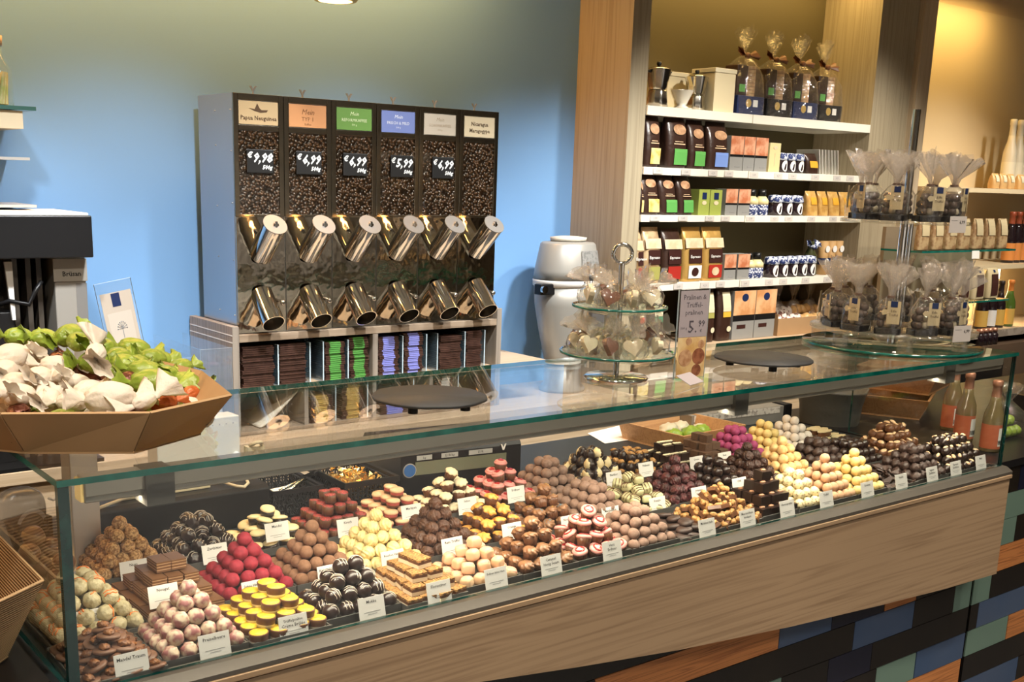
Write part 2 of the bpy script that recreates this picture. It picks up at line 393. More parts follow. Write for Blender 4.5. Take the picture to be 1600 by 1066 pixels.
# stacks of flat folded coffee bags: each stack one tied pile
M_bagdark = mat('dark_brown_bag', (.045,.020,.014), .42, noise_=(60,(.085,.04,.028),.35,.7))
def bagstack(x0, x1, zb, zt, strip, label, lean=0):
    n = max(4, int((zt-zb)/.006)); b = MB(); rr = random.Random(int(x0*999))
    s = MB(); w = x1-x0
    for i in range(n):
        z = zb+(zt-zb)*i/n; h = (zt-zb)/n*.8; dx = rr.uniform(-.002,.002)+lean*(i/n)+.0025*math.sin(i*.8); dy = rr.uniform(-.002,.004)
        b.box(x0+dx,x1+dx,YF+.012+dy,YF+.20+dy,z,z+h)
        if strip: s.box(x0+dx+w*.22,x1+dx-w*.22,YF+.0112+dy,YF+.012+dy,z+h*.05,z+h*.95)
        if strip: s.box(x0+dx+w*.22,x1+dx-w*.22,YF+.013+dy,YF+.19+dy,z+h,z+h+.0004)
    t = thing('coffee_bag_stack', label, 'bag stack', (0,0,0), group='stacks of folded coffee bags in the pigeonholes')
    b.build('bag_edges', M_bagdark, t, loc=(0,0,G))
    if strip: s.build('label_strip', strip, t, loc=(0,0,G))
    else: s.bm.free()
M_sgreen = mat('green_label', (.10,.34,.07), .45); M_sblue = mat('periwinkle_label', (.26,.28,.72), .45)
M_sgold = mat('gold_label', (.62,.42,.12), .4, noise_=(40,(.5,.33,.1),.4,.6)); M_swhite = mat('ivory_label', (.72,.68,.62), .5)
bagstack(.992,1.095,.135,.262,None,'dark brown stack of folded coffee bags in the leftmost upper pigeonhole')
bagstack(1.115,1.205,.135,.262,None,'brown stack of folded bags beside the leftmost upper stack')
bagstack(1.275,1.345,.135,.258,M_sgreen,'bag stack with green labels, left one of the two green stacks')
bagstack(1.365,1.435,.135,.268,M_sgreen,'bag stack with green labels, right one of the two green stacks',-.003)
bagstack(1.472,1.550,.135,.262,M_sblue,'bag stack with lilac blue labels, left one of the two blue stacks')
bagstack(1.572,1.645,.135,.270,M_sblue,'bag stack with lilac blue labels, right one of the two blue stacks')
bagstack(1.716,1.805,.135,.250,None,'dark brown bag stack in the upper row, second from the right end')
bagstack(1.828,1.892,.135,.262,None,'dark brown bag stack in the upper row at the right end')
bagstack(1.222,1.300,.003,.090,M_sgold,'low gold stack of bags in the lower row')
bagstack(1.335,1.415,.003,.118,M_sgold,'tall gold stack of bags in the lower row')
bagstack(1.480,1.590,.003,.075,M_sblue,'violet stack of bags in the lower row behind the slate plate')
bagstack(1.715,1.775,.003,.112,M_swhite,'white labelled stack of bags in the lower row')
# leaning fan of paper bags, left and right
for k,(x,lab) in enumerate(((1.05,'white and blue paper bag leaning in the lower left pigeonhole'),(1.86,'bent cream paper bags leaning in the lower right pigeonhole'))):
    b = MB(); s = 1 if k == 0 else -1
    for j in range(3):
        pts = [(x+s*(.06*(1-math.cos(t*.16)))+s*(.09 if k == 0 else .03)*t/8+j*.005, .004+j*.001+.105*(t/8)**1.5) for t in range(9)]
        for (a,c),(d,f) in zip(pts,pts[1:]):
            b._q([(a,YF+.02+j*.01,c),(a,YF+.16,c),(d,YF+.16,f),(d,YF+.02+j*.01,f)],[(0,1,2,3)],0,True)
    o = b.build('paper_bags', mat('cream_paper', (.66,.58,.46), .6), loc=(0,0,G), merge=.0001)
    m_ = o.modifiers.new('s','SOLIDIFY'); m_.thickness = .004
    tag(o, lab, 'paper bag')
# ================================================================= coffee bean dispenser
M_steel = mat('mirror_steel', (.60,.53,.43), .06, 1., bump=(4.5,.35,.02))
M_steelf = mat('steel_frame', (.42,.36,.27), .18, 1., bump=(9,.1,.01))
M_steelside = mat('brushed_side_steel', (.50,.52,.54), .33, .9)
bean = bpy.data.materials.new('roasted_beans'); bean.use_nodes = True
nt = bean.node_tree; bs = nt.nodes['Principled BSDF']; L = nt.links.new
tc = nn(nt,'ShaderNodeTexCoord'); vo = nn(nt,'ShaderNodeTexVoronoi'); vo.inputs['Scale'].default_value = 115; vo.inputs['Randomness'].default_value = 1
L(tc.outputs['Object'], vo.inputs['Vector'])
rp = nn(nt,'ShaderNodeValToRGB'); rp.color_ramp.elements[0].position = .0; rp.color_ramp.elements[0].color = (.17,.088,.042,1); rp.color_ramp.elements[1].position = .62; rp.color_ramp.elements[1].color = (.012,.006,.003,1)
L(vo.outputs['Distance'], rp.inputs[0]); L(rp.outputs[0], bs.inputs['Base Color'])
bp = nn(nt,'ShaderNodeBump'); bp.invert = True; bp.inputs['Strength'].default_value = 1; bp.inputs['Distance'].default_value = .006
L(vo.outputs['Distance'], bp.inputs['Height']); L(bp.outputs[0], bs.inputs['Normal']); bs.inputs['Roughness'].default_value = .3
M_win = glass('bin_window', (.93,.90,.85), .06)
NAMES = [('Papua Neuguinea',(.60,.42,.22),(.10,.05,.02)),('Mein\nTYP 1',(.66,.30,.12),(.25,.10,.03)),('REFORMKAFFEE',(.13,.26,.05),(.70,.75,.45)),('FRISCH & MILD',(.16,.20,.42),(.75,.75,.75)),('SCHONKAFFEE',(.50,.42,.32),(.30,.22,.14)),('Nicaragua\nMaragogype',(.62,.50,.32),(.10,.06,.03))]
PRICE = ['9,98','6,99','6,99','5,99','6,99',None]
XS = [.982+.1607*i for i in range(7)]
CUPL = ['leftmost','second','third','fourth','fifth','rightmost']
M_scr = mat('black_price_plate', (.014,.013,.012), .45)
DZ0, DZ1, DYF = .3005, .992, 1.50
for i in range(6):
    x0, x1 = XS[i], XS[i+1]; xc = (x0+x1)/2
    colr = ['cream sign with a bird','orange copper sign','green sign','blue sign','pale tan sign','cream sign at the right end'][i]
    t = thing('bean_dispenser', 'steel coffee bean dispenser with chrome chutes and %s' % colr, 'coffee dispenser', (xc,DYF,G), group='coffee bean dispensers')
    def bp_(mb, n, m, **k): return mb.build(n, m, t, **k)
    w = (x1-x0)/2
    b = MB().box(-w+.0006,w-.0006,.004,.24,DZ0,DZ1); 
    bp_(b, 'cabinet', M_steelside)
    # frame round the bin window
    b = MB(); b.box(-w+.001,-w+.016,-.003,.004,.645,DZ1); b.box(w-.016,w-.001,-.003,.004,.645,DZ1); b.box(-w+.016,w-.016,-.003,.004,.974,DZ1); b.box(-w+.016,w-.016,-.003,.004,.890,.905); b.box(-w+.016,w-.016,-.003,.004,.645,.652)
    bp_(b, 'window_frame', M_steelf, bevel=.001)
    bp_(MB().box(-w+.017,w-.017,.0005,.0035,.652,.889), 'bean_fill', bean)['kind'] = 'stuff'
    bp_(MB().box(-w+.0165,w-.0165,-.0015,-.0005,.652,.889), 'window_pane', M_win)
    bp_(MB().box(-w+.002,w-.002,-.003,.004,DZ0+.002,.644), 'mirror_front', M_steel)
    nm, bg, fg = NAMES[i]
    sg = bp_(MB().box(-w+.018,w-.018,-.002,.001,.907,.972), 'name_sign', mat('sign_paper_%d'%i, bg, .5))
    mi = mat('sign_ink_%d'%i, fg, .6)
    ls = nm.split('\n')
    if i == 0:
        text(nm, .0165, mi, sg, (0,-.0026,.920), bold=.0004)
        b = MB(); b.prism([(-.030,.952),(-.012,.950),(-.004,.966),(.004,.952),(.010,.948),(.030,.949),(.026,.943),(.006,.941),(-.014,.945)], -.0029,-.0022,'XZ'); b.build('bird_emblem', mi, sg)
    elif i in (1,): text('Mein', .022, mi, sg, (0,-.0026,.944), shear=.3); text('TYP 1', .017, mi, sg, (0,-.0026,.925)); text('Kaffee', .009, mi, sg, (0,-.0026,.913))
    elif i == 5: text('Nicaragua', .0175, mi, sg, (0,-.0026,.943), bold=.0004); text('Maragogype', .0175, mi, sg, (0,-.0026,.922), bold=.0004)
    else:
        text('Mein', .016, mi, sg, (0,-.0026,.950), shear=.3); text(nm, .0128, mi, sg, (0,-.0026,.932)); text('500 g', .008, mi, sg, (0,-.0026,.920))
    if PRICE[i]:
        dx = .012 if i in (3,4) else .0
        pp = bp_(MB().box(-.042+dx,.044+dx,-.0075,-.0035,.770,.838), 'price_plate', M_scr, bevel=.002)
        text('€', .022, M_whiteink, pp, (-.034+dx,-.0082,.814), shear=.25, bold=.0009)
        text(PRICE[i], .036, M_whiteink, pp, (.007+dx,-.0082,.802), shear=.25, bold=.0012)
        text('500g', .016, M_whiteink, pp, (.022+dx,-.0082,.782), shear=.25, bold=.0007)
    # chrome tubes: closed one rising outwards, open one falling outwards
    def chute(n, p0, p1, r, openm, parent=t):
        b = MB(); p0 = Vector(p0); p1 = Vector(p1); 
        b.tube(p0, p1, r, r, 28, 0, False)
        d = (p1-p0).normalized()
        if openm:
            b.tube(p0+d*.002, p1-d*.0008, r-.002, r-.002, 28, 1, False)
            a = d.orthogonal().normalized(); c = d.cross(a)
            for k in range(28):
                t0, t1 = 2*PI*k/28, 2*PI*(k+1)/28
                q = [p1+(a*math.cos(s)+c*math.sin(s))*rr for s, rr in ((t0,r),(t1,r),(t1,r-.002),(t0,r-.002))]
                b._q(q, [(0,1,2,3)], 0)
        return b
    b = chute('u', (0,.004,.532), (0,-.096,.626), .0345, False)
    # the closed end
    u = bp_(b, 'upper_chute', M_chrome)
    MB().tube((0,-.0955,.6255),(0,-.0975,.6274),.0362,.0362,28).build('chute_lid', mat('satin_lid_steel', (.30,.295,.28), .38, .6), u)
    MB().box(-.004,.004,-.106,-.0955,.612,.636).box(-.009,.009,-.104,-.100,.622,.630).build('lid_knob', M_chrome, u, bevel=.001)
    b = chute('l', (0,.004,.418), (0,-.078,.336), .0345, True)
    bp_(b, 'lower_chute', [M_chrome, mat('chute_inside', (.45,.42,.38), .22, 1.)])
    bp_(MB().tube((w-.022,-.001,.395),(w-.022,-.022,.392),.004,.006,10).ball((w-.022,-.026,.391),.009,2), 'flap_knob', M_chrome)
    # wing screw on the roof
    b = MB(); b.tube((0,.03,DZ1),(0,.03,DZ1+.010),.003,.003,8); 
    b.prism([(-.002,DZ1+.009),(.002,DZ1+.009),(.011,DZ1+.024),(.005,DZ1+.024),(0,DZ1+.014),(-.005,DZ1+.024),(-.011,DZ1+.024)],.028,.032,'XZ')
    bp_(b, 'wing_screw', M_alu)
    if i == 0:
        rr = random.Random(3)
        for z in (.36,.52,.68,.84,.95):
            for y in (.015,.12): bp_(MB().ball((-w-.0002,y,z+rr.uniform(-.01,.01)),.0026,1), 'side_rivet', M_steelside)
# ================================================================= pralines
def nz(d, f, s): return noise.noise(Vector((d.x*f+s, d.y*f+s*1.7, d.z*f-s)))
def stone(r, amp, f, seed, sub=3, sc=(1,1,1), fine=0):
    def fn(d): return 1+amp*nz(d, f, seed)+(fine*abs(nz(d, f*3.3, seed+9)) if fine else 0)
    return MB().ball((0,0,0), r, sub, sc, 0, fn)
def ridged(r, amp, seed, n=7, sub=3, tilt=.6):
    ax = Vector((math.sin(tilt*seed), math.cos(tilt*seed*1.3), .4)).normalized()
    def fn(d): return 1+amp*math.sin(n*2.5*d.dot(ax)+3*nz(d, 1.7, seed))+amp*.7*nz(d, 5, seed)
    return MB().ball((0,0,0), r, sub, (1,1,1), 0, fn)
def parts(name, root_label, cat, lst):
    """template: lst = [(part name, MB, mats)]; centre at origin = centre of gravity"""
    t = thing(name, root_label, cat, (0,0,-50))
    for n, mb, m in lst: mb.build(n, m, t)
    return t
def single(name, mb, m):
    o = mb.build(name, m, loc=(0,0,-50)); tag(o, name, 'praline'); return o
def cupbody(r0, r1, h, n=14, amp=.06, seg=42, z0=None):
    z0 = -h/2 if z0 is None else z0
    md = lambda t, k, r: r*(1+amp*math.cos(n*t)) if r > .002 else r
    return MB().lathe([(0,z0),(r0,z0),((r0+r1)/2,z0+h*.5),(r1,z0+h*.96),(r1*.93,z0+h)], seg=seg, mod=md)
def swirl(r, h, z0, arms=6, twist=2.6, seg=36, amp=.10):
    prof = [(r*math.cos(a), z0+h*math.sin(a)**.9) for a in [i*PI/2/8 for i in range(9)]]
    prof = [(r*.9,z0-.001)]+prof[:-1]+[(r*.05,z0+h*1.05)]
    return MB().lathe(prof, seg=seg, mod=lambda t, k, rr: rr*(1+amp*math.cos(arms*t+twist*k*.35)))
C_ = dict(discs=mat('pale_milk_disc', (.17,.082,.048), .45), 
 milk=mat('milk_chocolate', (.115,.045,.020), .38, noise_=(60,(.15,.062,.028),.4,.6)),
 dark=mat('dark_chocolate', (.022,.011,.009), .28, spec=.6),
 darkm=mat('matt_dark_chocolate', (.030,.016,.013), .5, noise_=(80,(.055,.030,.024),.35,.7)),
 white=mat('white_chocolate', (.78,.66,.40), .4, sss=.1),
 cocoa=mat('cocoa_dusting', (.20,.095,.050), .85, noise_=(150,(.28,.145,.085),.3,.7), bump=(300,.25,.001)),
 cocoag=mat('grey_cocoa_dusting', (.22,.135,.10), .85, noise_=(140,(.33,.215,.165),.3,.7), bump=(300,.25,.001)),
 rasp=mat('raspberry_dusting', (.24,.010,.026), .75, noise_=(120,(.36,.024,.045),.3,.7), bump=(250,.3,.001)),
 magenta=mat('blackcurrant_dusting', (.30,.04,.13), .8, noise_=(120,(.42,.075,.20),.3,.7), bump=(250,.3,.001)),
 vanilla=mat('vanilla_chocolate', (.72,.56,.23), .5, noise_=(90,(.80,.67,.35),.3,.7), bump=(160,.5,.002)),
 yellow=mat('yellow_dusting', (.70,.51,.18), .7, noise_=(90,(.78,.62,.27),.3,.7), bump=(200,.3,.001)),
 snow=mat('icing_sugar', (.78,.72,.66), .8, bump=(200,.3,.001)),
 tan=mat('caramel_dusting', (.55,.32,.185), .75, noise_=(150,(.62,.39,.24),.3,.7), bump=(250,.25,.001)),
 nut=mat('chopped_nut_coat', (.30,.15,.055), .65, noise_=(220,(.70,.44,.20),.42,.58), bump=(260,.9,.003)),
 coffee=mat('orange_stained_dusting', (.70,.42,.17), .7, noise_=(70,(.76,.58,.29),.4,.6), bump=(160,.4,.001)),
 rock=mat('rugged_dark_chocolate', (.035,.015,.011), .42, noise_=(90,(.085,.038,.028),.35,.7), bump=(170,.9,.003)),
 rockm=mat('rugged_milk_chocolate', (.075,.032,.018), .45, noise_=(90,(.14,.062,.036),.35,.7), bump=(170,.9,.003)),
 rockr=mat('rugged_red_chocolate', (.045,.013,.014), .45, noise_=(70,(.14,.03,.035),.45,.7), bump=(170,.9,.003)),
 pinkw=mat('pink_stained_white_chocolate', (.56,.45,.33), .5, noise_=(75,(.33,.13,.13),.42,.60,2), bump=(90,.5,.003)),
 speck=mat('flecked_white_chocolate', (.78,.68,.42), .5, noise_=(190,(.30,.20,.10),.56,.66), bump=(180,.8,.003)),
 pist=mat('pale_flecked_coating', (.56,.50,.31), .5, noise_=(120,(.38,.32,.17),.5,.66), bump=(140,.8,.003)),
 greenw=mat('pale_green_chocolate', (.58,.56,.33), .4),
 yel=mat('yellow_icing', (.72,.48,.02), .5, noise_=(250,(.82,.60,.06),.4,.6), bump=(300,.3,.001)),
 cream=mat('cream_filling', (.78,.68,.50), .5),
 crumb=mat('florentine_crumb', (.16,.07,.02), .4, noise_=(220,(.62,.33,.11),.4,.6), bump=(260,1,.004)),
 caramel=mat('caramel_cream', (.22,.105,.05), .32, noise_=(70,(.33,.165,.08),.35,.65)),
 orangec=mat('orange_cream', (.74,.33,.06), .42, noise_=(80,(.86,.46,.11),.35,.65), bump=(160,.4,.002)),
 pink=mat('pink_icing', (.80,.33,.30), .35), pinkp=mat('pale_pink_icing', (.72,.33,.29), .35), red=mat('red_icing', (.48,.03,.04), .3),
 redflake=mat('red_flake_topping', (.24,.055,.04), .4, noise_=(260,(.60,.07,.08),.48,.6), bump=(250,.8,.003)),
 whitecr=mat('white_cream_topping', (.86,.76,.52), .5, bump=(120,.5,.002)),
 walnut=mat('walnut_kernel', (.15,.05,.014), .45, noise_=(120,(.36,.15,.045),.4,.65), bump=(150,.9,.004)),
 walnutl=mat('golden_walnut', (.38,.19,.055), .45, noise_=(120,(.60,.35,.13),.35,.65), bump=(150,.9,.004)),
 almond=mat('almond_slice', (.86,.72,.40), .45, noise_=(50,(.92,.82,.52),.3,.7)),
 peach=mat('peach_biscuit', (.82,.50,.30), .5, noise_=(50,(.80,.62,.38),.4,.6)),
 pinkred=mat('pink_red_layer', (.45,.09,.08), .5),
 stripeo=mat('orange_icing_stripe', (.85,.24,.05), .4), stripew=mat('white_icing_stripe', (.70,.62,.52), .4),
 sprk_b=mat('blue_sprinkle', (.05,.25,.38), .4), sprk_y=mat('yellow_sprinkle', (.85,.55,.05), .4),
 wafer=mat('nougat_block', (.17,.078,.034), .45), waferl=mat('nougat_pale_layer', (.52,.33,.19), .5),
 beant=mat('coffee_bean_top', (.34,.17,.09), .4), heart=mat('cream_heart', (.88,.76,.56), .4), pinkc=mat('pinkish_cream_cube', (.66,.42,.24), .45, noise_=(30,(.72,.50,.31),.4,.6)), pinkt=mat('pink_cube_top', (.70,.40,.27), .5, noise_=(60,(.66,.20,.17),.45,.62)),
 gold=mat('gold_leaf', (.75,.50,.15), .3, .7), brownsq=mat('brown_truffle_square', (.105,.058,.035), .7, noise_=(120,(.14,.08,.05),.3,.7), bump=(150,.4,.002)),
)
def stripes(r, m, n=4, tilt=.3, rad=.0010, seed=0, arc=1.1):
    b = MB()
    for j in range(n):
        off = (j-(n-1)/2)*r*.42
        rr = math.sqrt(max(r*r-off*off, 1e-6))*1.01
        pts = []
        for k in range(13):
            a = -arc+2*arc*k/12
            p = Vector((off+.0008*math.sin(k*1.3+j+seed), rr*math.sin(a), rr*math.cos(a)))
            p = Matrix.Rotation(tilt, 3, 'X') @ p
            pts.append(Matrix.Rotation(seed*.7, 3, 'Z') @ p)
        b.path(pts, rad, 5)
    return b
def walnutmb(s, c=(0,0,0), M=None, sd=0):
    def fn(d): return 1+.22*math.sin(11*d.x+3*nz(d,2,sd))*math.cos(9*d.y)-.30*math.exp(-(d.y/.12)**2)*(1 if d.z > 0 else 0)+.20*nz(d,5,sd)
    return MB().ball(c, s, 3, (1.05,.80,.62), 0, fn, M)
def heartpoly(s):
    out = []
    for k in range(20):
        t = 2*PI*k/20
        out.append((s*.062*16*math.sin(t)**3, s*.062*(13*math.cos(t)-5*math.cos(2*t)-2*math.cos(3*t)-math.cos(4*t))))
    return out
T = {}
def tpl(key):
    """templates, several variants per kind"""
    if key in T: return T[key]
    L_ = []; r = .0140
    V = 3
    for v in range(V):
        sd = v*3.7+1
        if key == 'pinkw': L_.append(single('white_pink_truffle', stone(r, .16, 2.2, sd, 3, fine=.06), C_['pinkw']))
        elif key == 'cocoa': L_.append(single('cocoa_truffle', stone(r, .05, 2, sd), C_['cocoa']))
        elif key == 'cocoag': L_.append(single('dusted_truffle', stone(r, .06, 2, sd, sc=(1.03,1.03,.95)), C_['cocoag']))
        elif key == 'rasp': L_.append(single('raspberry_truffle', stone(r, .10, 2.6, sd, fine=.05), C_['rasp']))
        elif key == 'magenta': L_.append(single('blackcurrant_truffle', stone(r, .05, 2, sd), C_['magenta']))
        elif key == 'vanilla': L_.append(single('vanilla_truffle', ridged(r, .09, sd, 7, 4), C_['vanilla']))
        elif key == 'yellow': L_.append(single('yellow_truffle', stone(r, .05, 2, sd), C_['yellow']))
        elif key == 'coffee': L_.append(single('marbled_truffle', ridged(r, .05, sd), C_['coffee']))
        elif key == 'snow': L_.append(single('sugared_truffle', stone(r, .04, 2, sd), C_['snow']))
        elif key == 'tan': L_.append(single('caramel_truffle', stone(r, .04, 2, sd), C_['tan']))
        elif key == 'nut': L_.append(single('nut_truffle', stone(r, .10, 4, sd, 4, fine=.12), C_['nut']))
        elif key == 'rock': L_.append(single('dark_rugged_truffle', ridged(r, .13, sd, 7, 4), C_['rock']))
        elif key == 'rockm': L_.append(single('milk_rugged_truffle', ridged(r, .12, sd, 7, 4), C_['rockm']))
        elif key == 'rockr': L_.append(single('red_dark_truffle', ridged(r, .12, sd, 7, 4), C_['rockr']))
        elif key == 'lump': L_.append(single('dark_chocolate_cluster', stone(r*1.02, .35, 2.6, sd, 3, fine=.2), C_['darkm']))
        elif key == 'smoothdark': L_.append(single('dark_truffle', stone(r, .09, 2.6, sd), C_['dark']))
        elif key == 'speck': L_.append(single('flecked_truffle', stone(r, .12, 3, sd, fine=.08), C_['speck']))
        elif key == 'brownsq': L_.append(single('truffle_square', MB().box(-.0145,.0145,-.0125,.0125,-.010,.010), C_['brownsq']));
        elif key == 'mokka': L_.append(parts('striped_dark_praline', '', 'praline', [('chocolate_ball', stone(r*1.08, .03, 2, sd), C_['dark']), ('icing_stripe', stripes(r*1.08, 0, 3, .5, .0007, v), C_['stripew'])]))
        elif key == 'striped': L_.append(parts('dark_striped_lump', '', 'praline', [('chocolate_lump', stone(r*1.02, .30, 2.2, sd, 3, fine=.1), C_['dark']), ('icing_stripe', stripes(r*1.10, 0, 5, .2, .0006, v), C_['stripew'])]))
        elif key == 'orangestripe': L_.append(parts('orange_striped_truffle', '', 'truffle', [('truffle_ball', stone(r*1.05, .14, 3, sd, fine=.1), C_['pist']), ('icing_stripe', stripes(r*1.08, 0, 1+v % 2, .5-.5*v, .0013, v*2, .8), C_['stripeo'])]))
        elif key == 'bw':
            L_.append(parts('two_tone_praline', '', 'praline', [('dark_half', MB().ball((0,0,0), r*1.05, 3, (1,1,1.0), 0, lambda d: 1+.35*max(0,d.z)**6), C_['dark']), ('white_half', MB().ball((.0006,0,0), r*1.07, 3, (1,.98,1), 0, lambda d: (1+.35*max(0,d.z)**6) if d.x > .18 else .90), C_['white'])]))
        elif key == 'walnutdisc':
            L_.append(parts('walnut_praline', '', 'praline', [('chocolate_disc', MB().lathe([(0,-.004),(.0170,-.004),(.0192,-.001),(.0180,.0022),(0,.0025)], seg=28), C_['discs']), ('walnut_half', walnutmb(.0100, (0,0,.0058), None, sd), C_['walnut'])]))
        elif key == 'cluster':
            b = MB()
            for k, (x, y) in enumerate(((-.008,.003),(.002,-.004),(.009,.004))):
                b.ball((x,y,.006), .0075, 2, (1.1,.9,.8), 0, lambda d, k=k: 1+.35*nz(d,3,k+sd))
            L_.append(parts('walnut_caramel_praline', '', 'praline', [('chocolate_slab', MB().box(-.015,.015,-.0105,.0105,-.006,.003), C_['milk']), ('nut_topping', b, C_['walnutl'])]))
        elif key == 'nutdark':
            L_.append(parts('dark_walnut_praline', '', 'praline', [('chocolate_ball', stone(r*.95, .08, 2, sd), C_['dark']), ('walnut_half', walnutmb(.0095, (0,-.003,.0115), None, sd), C_['walnutl'])]))
        elif key == 'yellowcup':
            b = MB().lathe([(0,-.0105),(.0150,-.0105),(.0160,-.003),(.0165,.004),(.0172,.0088),(.0165,.0095)], seg=48, mi=[0,0,1,1,1], mod=lambda t,k,r_: r_*(1+.025*math.cos(22*t)) if k > 2 else r_)
            L_.append(parts('yellow_topped_cup', '', 'praline', [('layered_cup', b, [C_['cream'], C_['milk']]), ('yellow_top', MB().lathe([(0,.0085),(.0152,.0085),(.0152,.0102),(0,.0108)], seg=40, mod=lambda t,k,r_: r_*(1+.02*math.cos(22*t))), C_['yel'])]))
        elif key == 'florentine':
            L_.append(parts('florentine_square', '', 'praline', [('white_base', MB().box(-.0155,.0155,-.0155,.0155,-.0085,-.001), C_['cream']), ('brown_layer', MB().box(-.0155,.0155,-.0155,.0155,-.0009,.0045), C_['milk']), ('crumb_top', MB().box(-.0157,.0157,-.0157,.0157,.0046,.0085), C_['crumb'])]))
        elif key == 'pinkcube':
            L_.append(parts('pink_dusted_cube', '', 'praline', [('cream_body', MB().ball((0,0,0), .0158, 3, (1,.85,.8), 0, lambda d: 1/max(abs(d.x),abs(d.y),abs(d.z))**.72*.86), C_['pinkc']), ('pink_top', MB().ball((0,0,.0048), .0138, 3, (1,.85,.62), 0, lambda d: 1/max(abs(d.x),abs(d.y),abs(d.z))**.6*.9), C_['pinkt'])]))
        elif key in ('caramelcup','orangecup','sprinklecup','creamcup','redcup','pinkcup','heartcup'):
            h = .019
            body = cupbody(.0115, .0155, h, 16, .045, 48)
            if key == 'redcup': body = cupbody(.0135, .0150, .021, 16, .04, 48)
            lst = [('chocolate_cup', body, C_['milk'])]; z = h/2-.001
            if key == 'caramelcup': lst.append(('caramel_swirl', swirl(.0160, .0105, z, 7, 3.2, 42, .13), C_['caramel']))
            if key == 'orangecup': lst.append(('orange_topping', swirl(.0155, .009, z, 6, 1.5, 36, .14), C_['orangec']))
            if key == 'creamcup': lst.append(('cream_topping', swirl(.0158, .0085, z, 8, 1.2, 36, .08), C_['whitecr']))
            if key == 'redcup': lst.append(('red_topping', MB().lathe([(0,.0095),(.0142,.0095),(.0135,.0122),(0,.0128)], seg=32, mod=lambda t,k,r_: r_*(1+.03*math.sin(9*t+v))), C_['redflake']))
            if key == 'pinkcup':
                lst.append(('pink_cream', MB().lathe([(0,z),(.0155,z),(.0170,z+.0025),(.0155,z+.005),(.0140,z+.0052),(.0145,z+.0068),(.0125,z+.009),(0,z+.0092)], seg=32), C_['pink']))
                lst.append(('red_heart', MB().prism(heartpoly(.0075), z+.0093, z+.0115, 'XY'), C_['red']))
            if key == 'heartcup':
                lst.append(('pink_cream', MB().lathe([(0,z),(.0155,z),(.0172,z+.0025),(.0162,z+.005),(.0145,z+.0075),(0,z+.008)], seg=32), C_['pinkp']))
                lst.append(('red_swirl', MB().path([(.0105*math.cos(a*.3)*(1-a*.012), .0105*math.sin(a*.3)*(1-a*.012), z+.0082+a*.00004) for a in range(22)], .0014, 5), C_['red']))
                lst.append(('cream_heart', MB().prism(heartpoly(.0068), z+.0082, z+.0100, 'XY'), C_['heart']))
            if key == 'sprinklecup':
                lst.append(('caramel_swirl', swirl(.0160, .0105, z, 7, 3.2, 42, .13), C_['caramel']))
                rr = random.Random(v+4); b = MB()
                for q in range(14 if v != 1 else 3):
                    a = rr.uniform(0, 6.3); q2 = rr.uniform(.002, .010); b.ball((q2*math.cos(a), q2*math.sin(a), z+.0112-q2*.35), .0014, 1)
                lst.append(('sprinkles', b, C_['sprk_y' if v % 2 else 'sprk_b']))
            L_.append(parts({'caramelcup':'caramel_swirl_cup','orangecup':'orange_topped_cup','creamcup':'cream_topped_cup','redcup':'red_topped_cup','pinkcup':'pink_cream_cup','heartcup':'heart_topped_cup','sprinklecup':'sprinkled_cup'}[key], '', 'praline', lst))
        elif key == 'oval': L_.append(single('oval_cocoa_truffle', stone(.0155, .05, 2, sd, sc=(1,.9,.82)), C_['cocoag']))
        elif key == 'darkdisc': L_.append(single('dark_chocolate_disc', MB().lathe([(0,-.005),(.0175,-.005),(.0185,.001),(.0150,.005),(0,.0055)], seg=28, M=Matrix.Diagonal((1.15,.9,1))), C_['darkm']))
        elif key == 'darksq':
            L_.append(parts('dark_square_praline', '', 'praline', [('chocolate_block', MB().box(-.0165,.0165,-.0150,.0150,-.0125,.0115), C_['dark']), ('bean_topping', MB().ball((0,0,.0125), .0068, 2, (1.3,.9,.5), 0, lambda d: 1+.15*nz(d,3,sd)), C_['beant'])]))
        elif key == 'wafer':
            b = MB()
            for q, (a, c) in enumerate(((-.0105,-.0065),(-.0045,-.0005),(.0015,.0055),(.0072,.0105))): b.box(-.0150,.0150,-.0240,.0240,a,c,0)
            for a, c in ((-.0065,-.0045),(-.0005,.0015),(.0055,.0072)): b.box(-.0146,.0146,-.0236,.0236,a,c,1)
            L_.append(single('layered_nougat_block', b, [C_['wafer'], C_['waferl']]))
        elif key == 'almonddisc':
            L_.append(parts('almond_topped_disc', '', 'praline', [('dark_base', MB().lathe([(0,-.010),(.0145,-.010),(.0150,-.0045),(.0155,.002),(0,.0022)], seg=28, mi=0), C_['dark']), ('almond_top', MB().lathe([(.0155,.0022),(.0178,.0036),(.0165,.0068),(.010,.0096),(0,.0104)], seg=28, M=Matrix.Diagonal((1.08,.92,1))), C_['almond'])]))
        elif key == 'peachdisc':
            b = MB().lathe([(0,-.0095),(.0140,-.0095),(.0150,-.0035),(.0155,.001),(.0158,.003)], seg=28, mi=[0,0,1,1])
            L_.append(parts('peach_topped_disc', '', 'praline', [('layered_base', b, [C_['milk'], C_['pinkred']]), ('biscuit_top', MB().lathe([(.0158,.003),(.0170,.0045),(.0150,.0085),(0,.0100)], seg=28), C_['peach'])]))
        elif key == 'greensq':
            b = MB().ball((0,0,0), .0155, 3, (1.05,.9,.72), 0, lambda d: 1/max(abs(d.x),abs(d.y),abs(d.z))**.75*.86)
            s_ = MB()
            for q in (-.006,.002,.009): s_.path([(q,.0135*math.sin(a),.0005+.0108*math.cos(a)) for a in (-1.5,-1.1,-.8,-.4,0,.4,.8,1.1,1.5)], .0009, 5)
            L_.append(parts('pale_green_square', '', 'praline', [('white_body', b, C_['greenw']), ('dark_stripe', s_, C_['milk'])]))
        elif key == 'dotblock':
            s_ = MB()
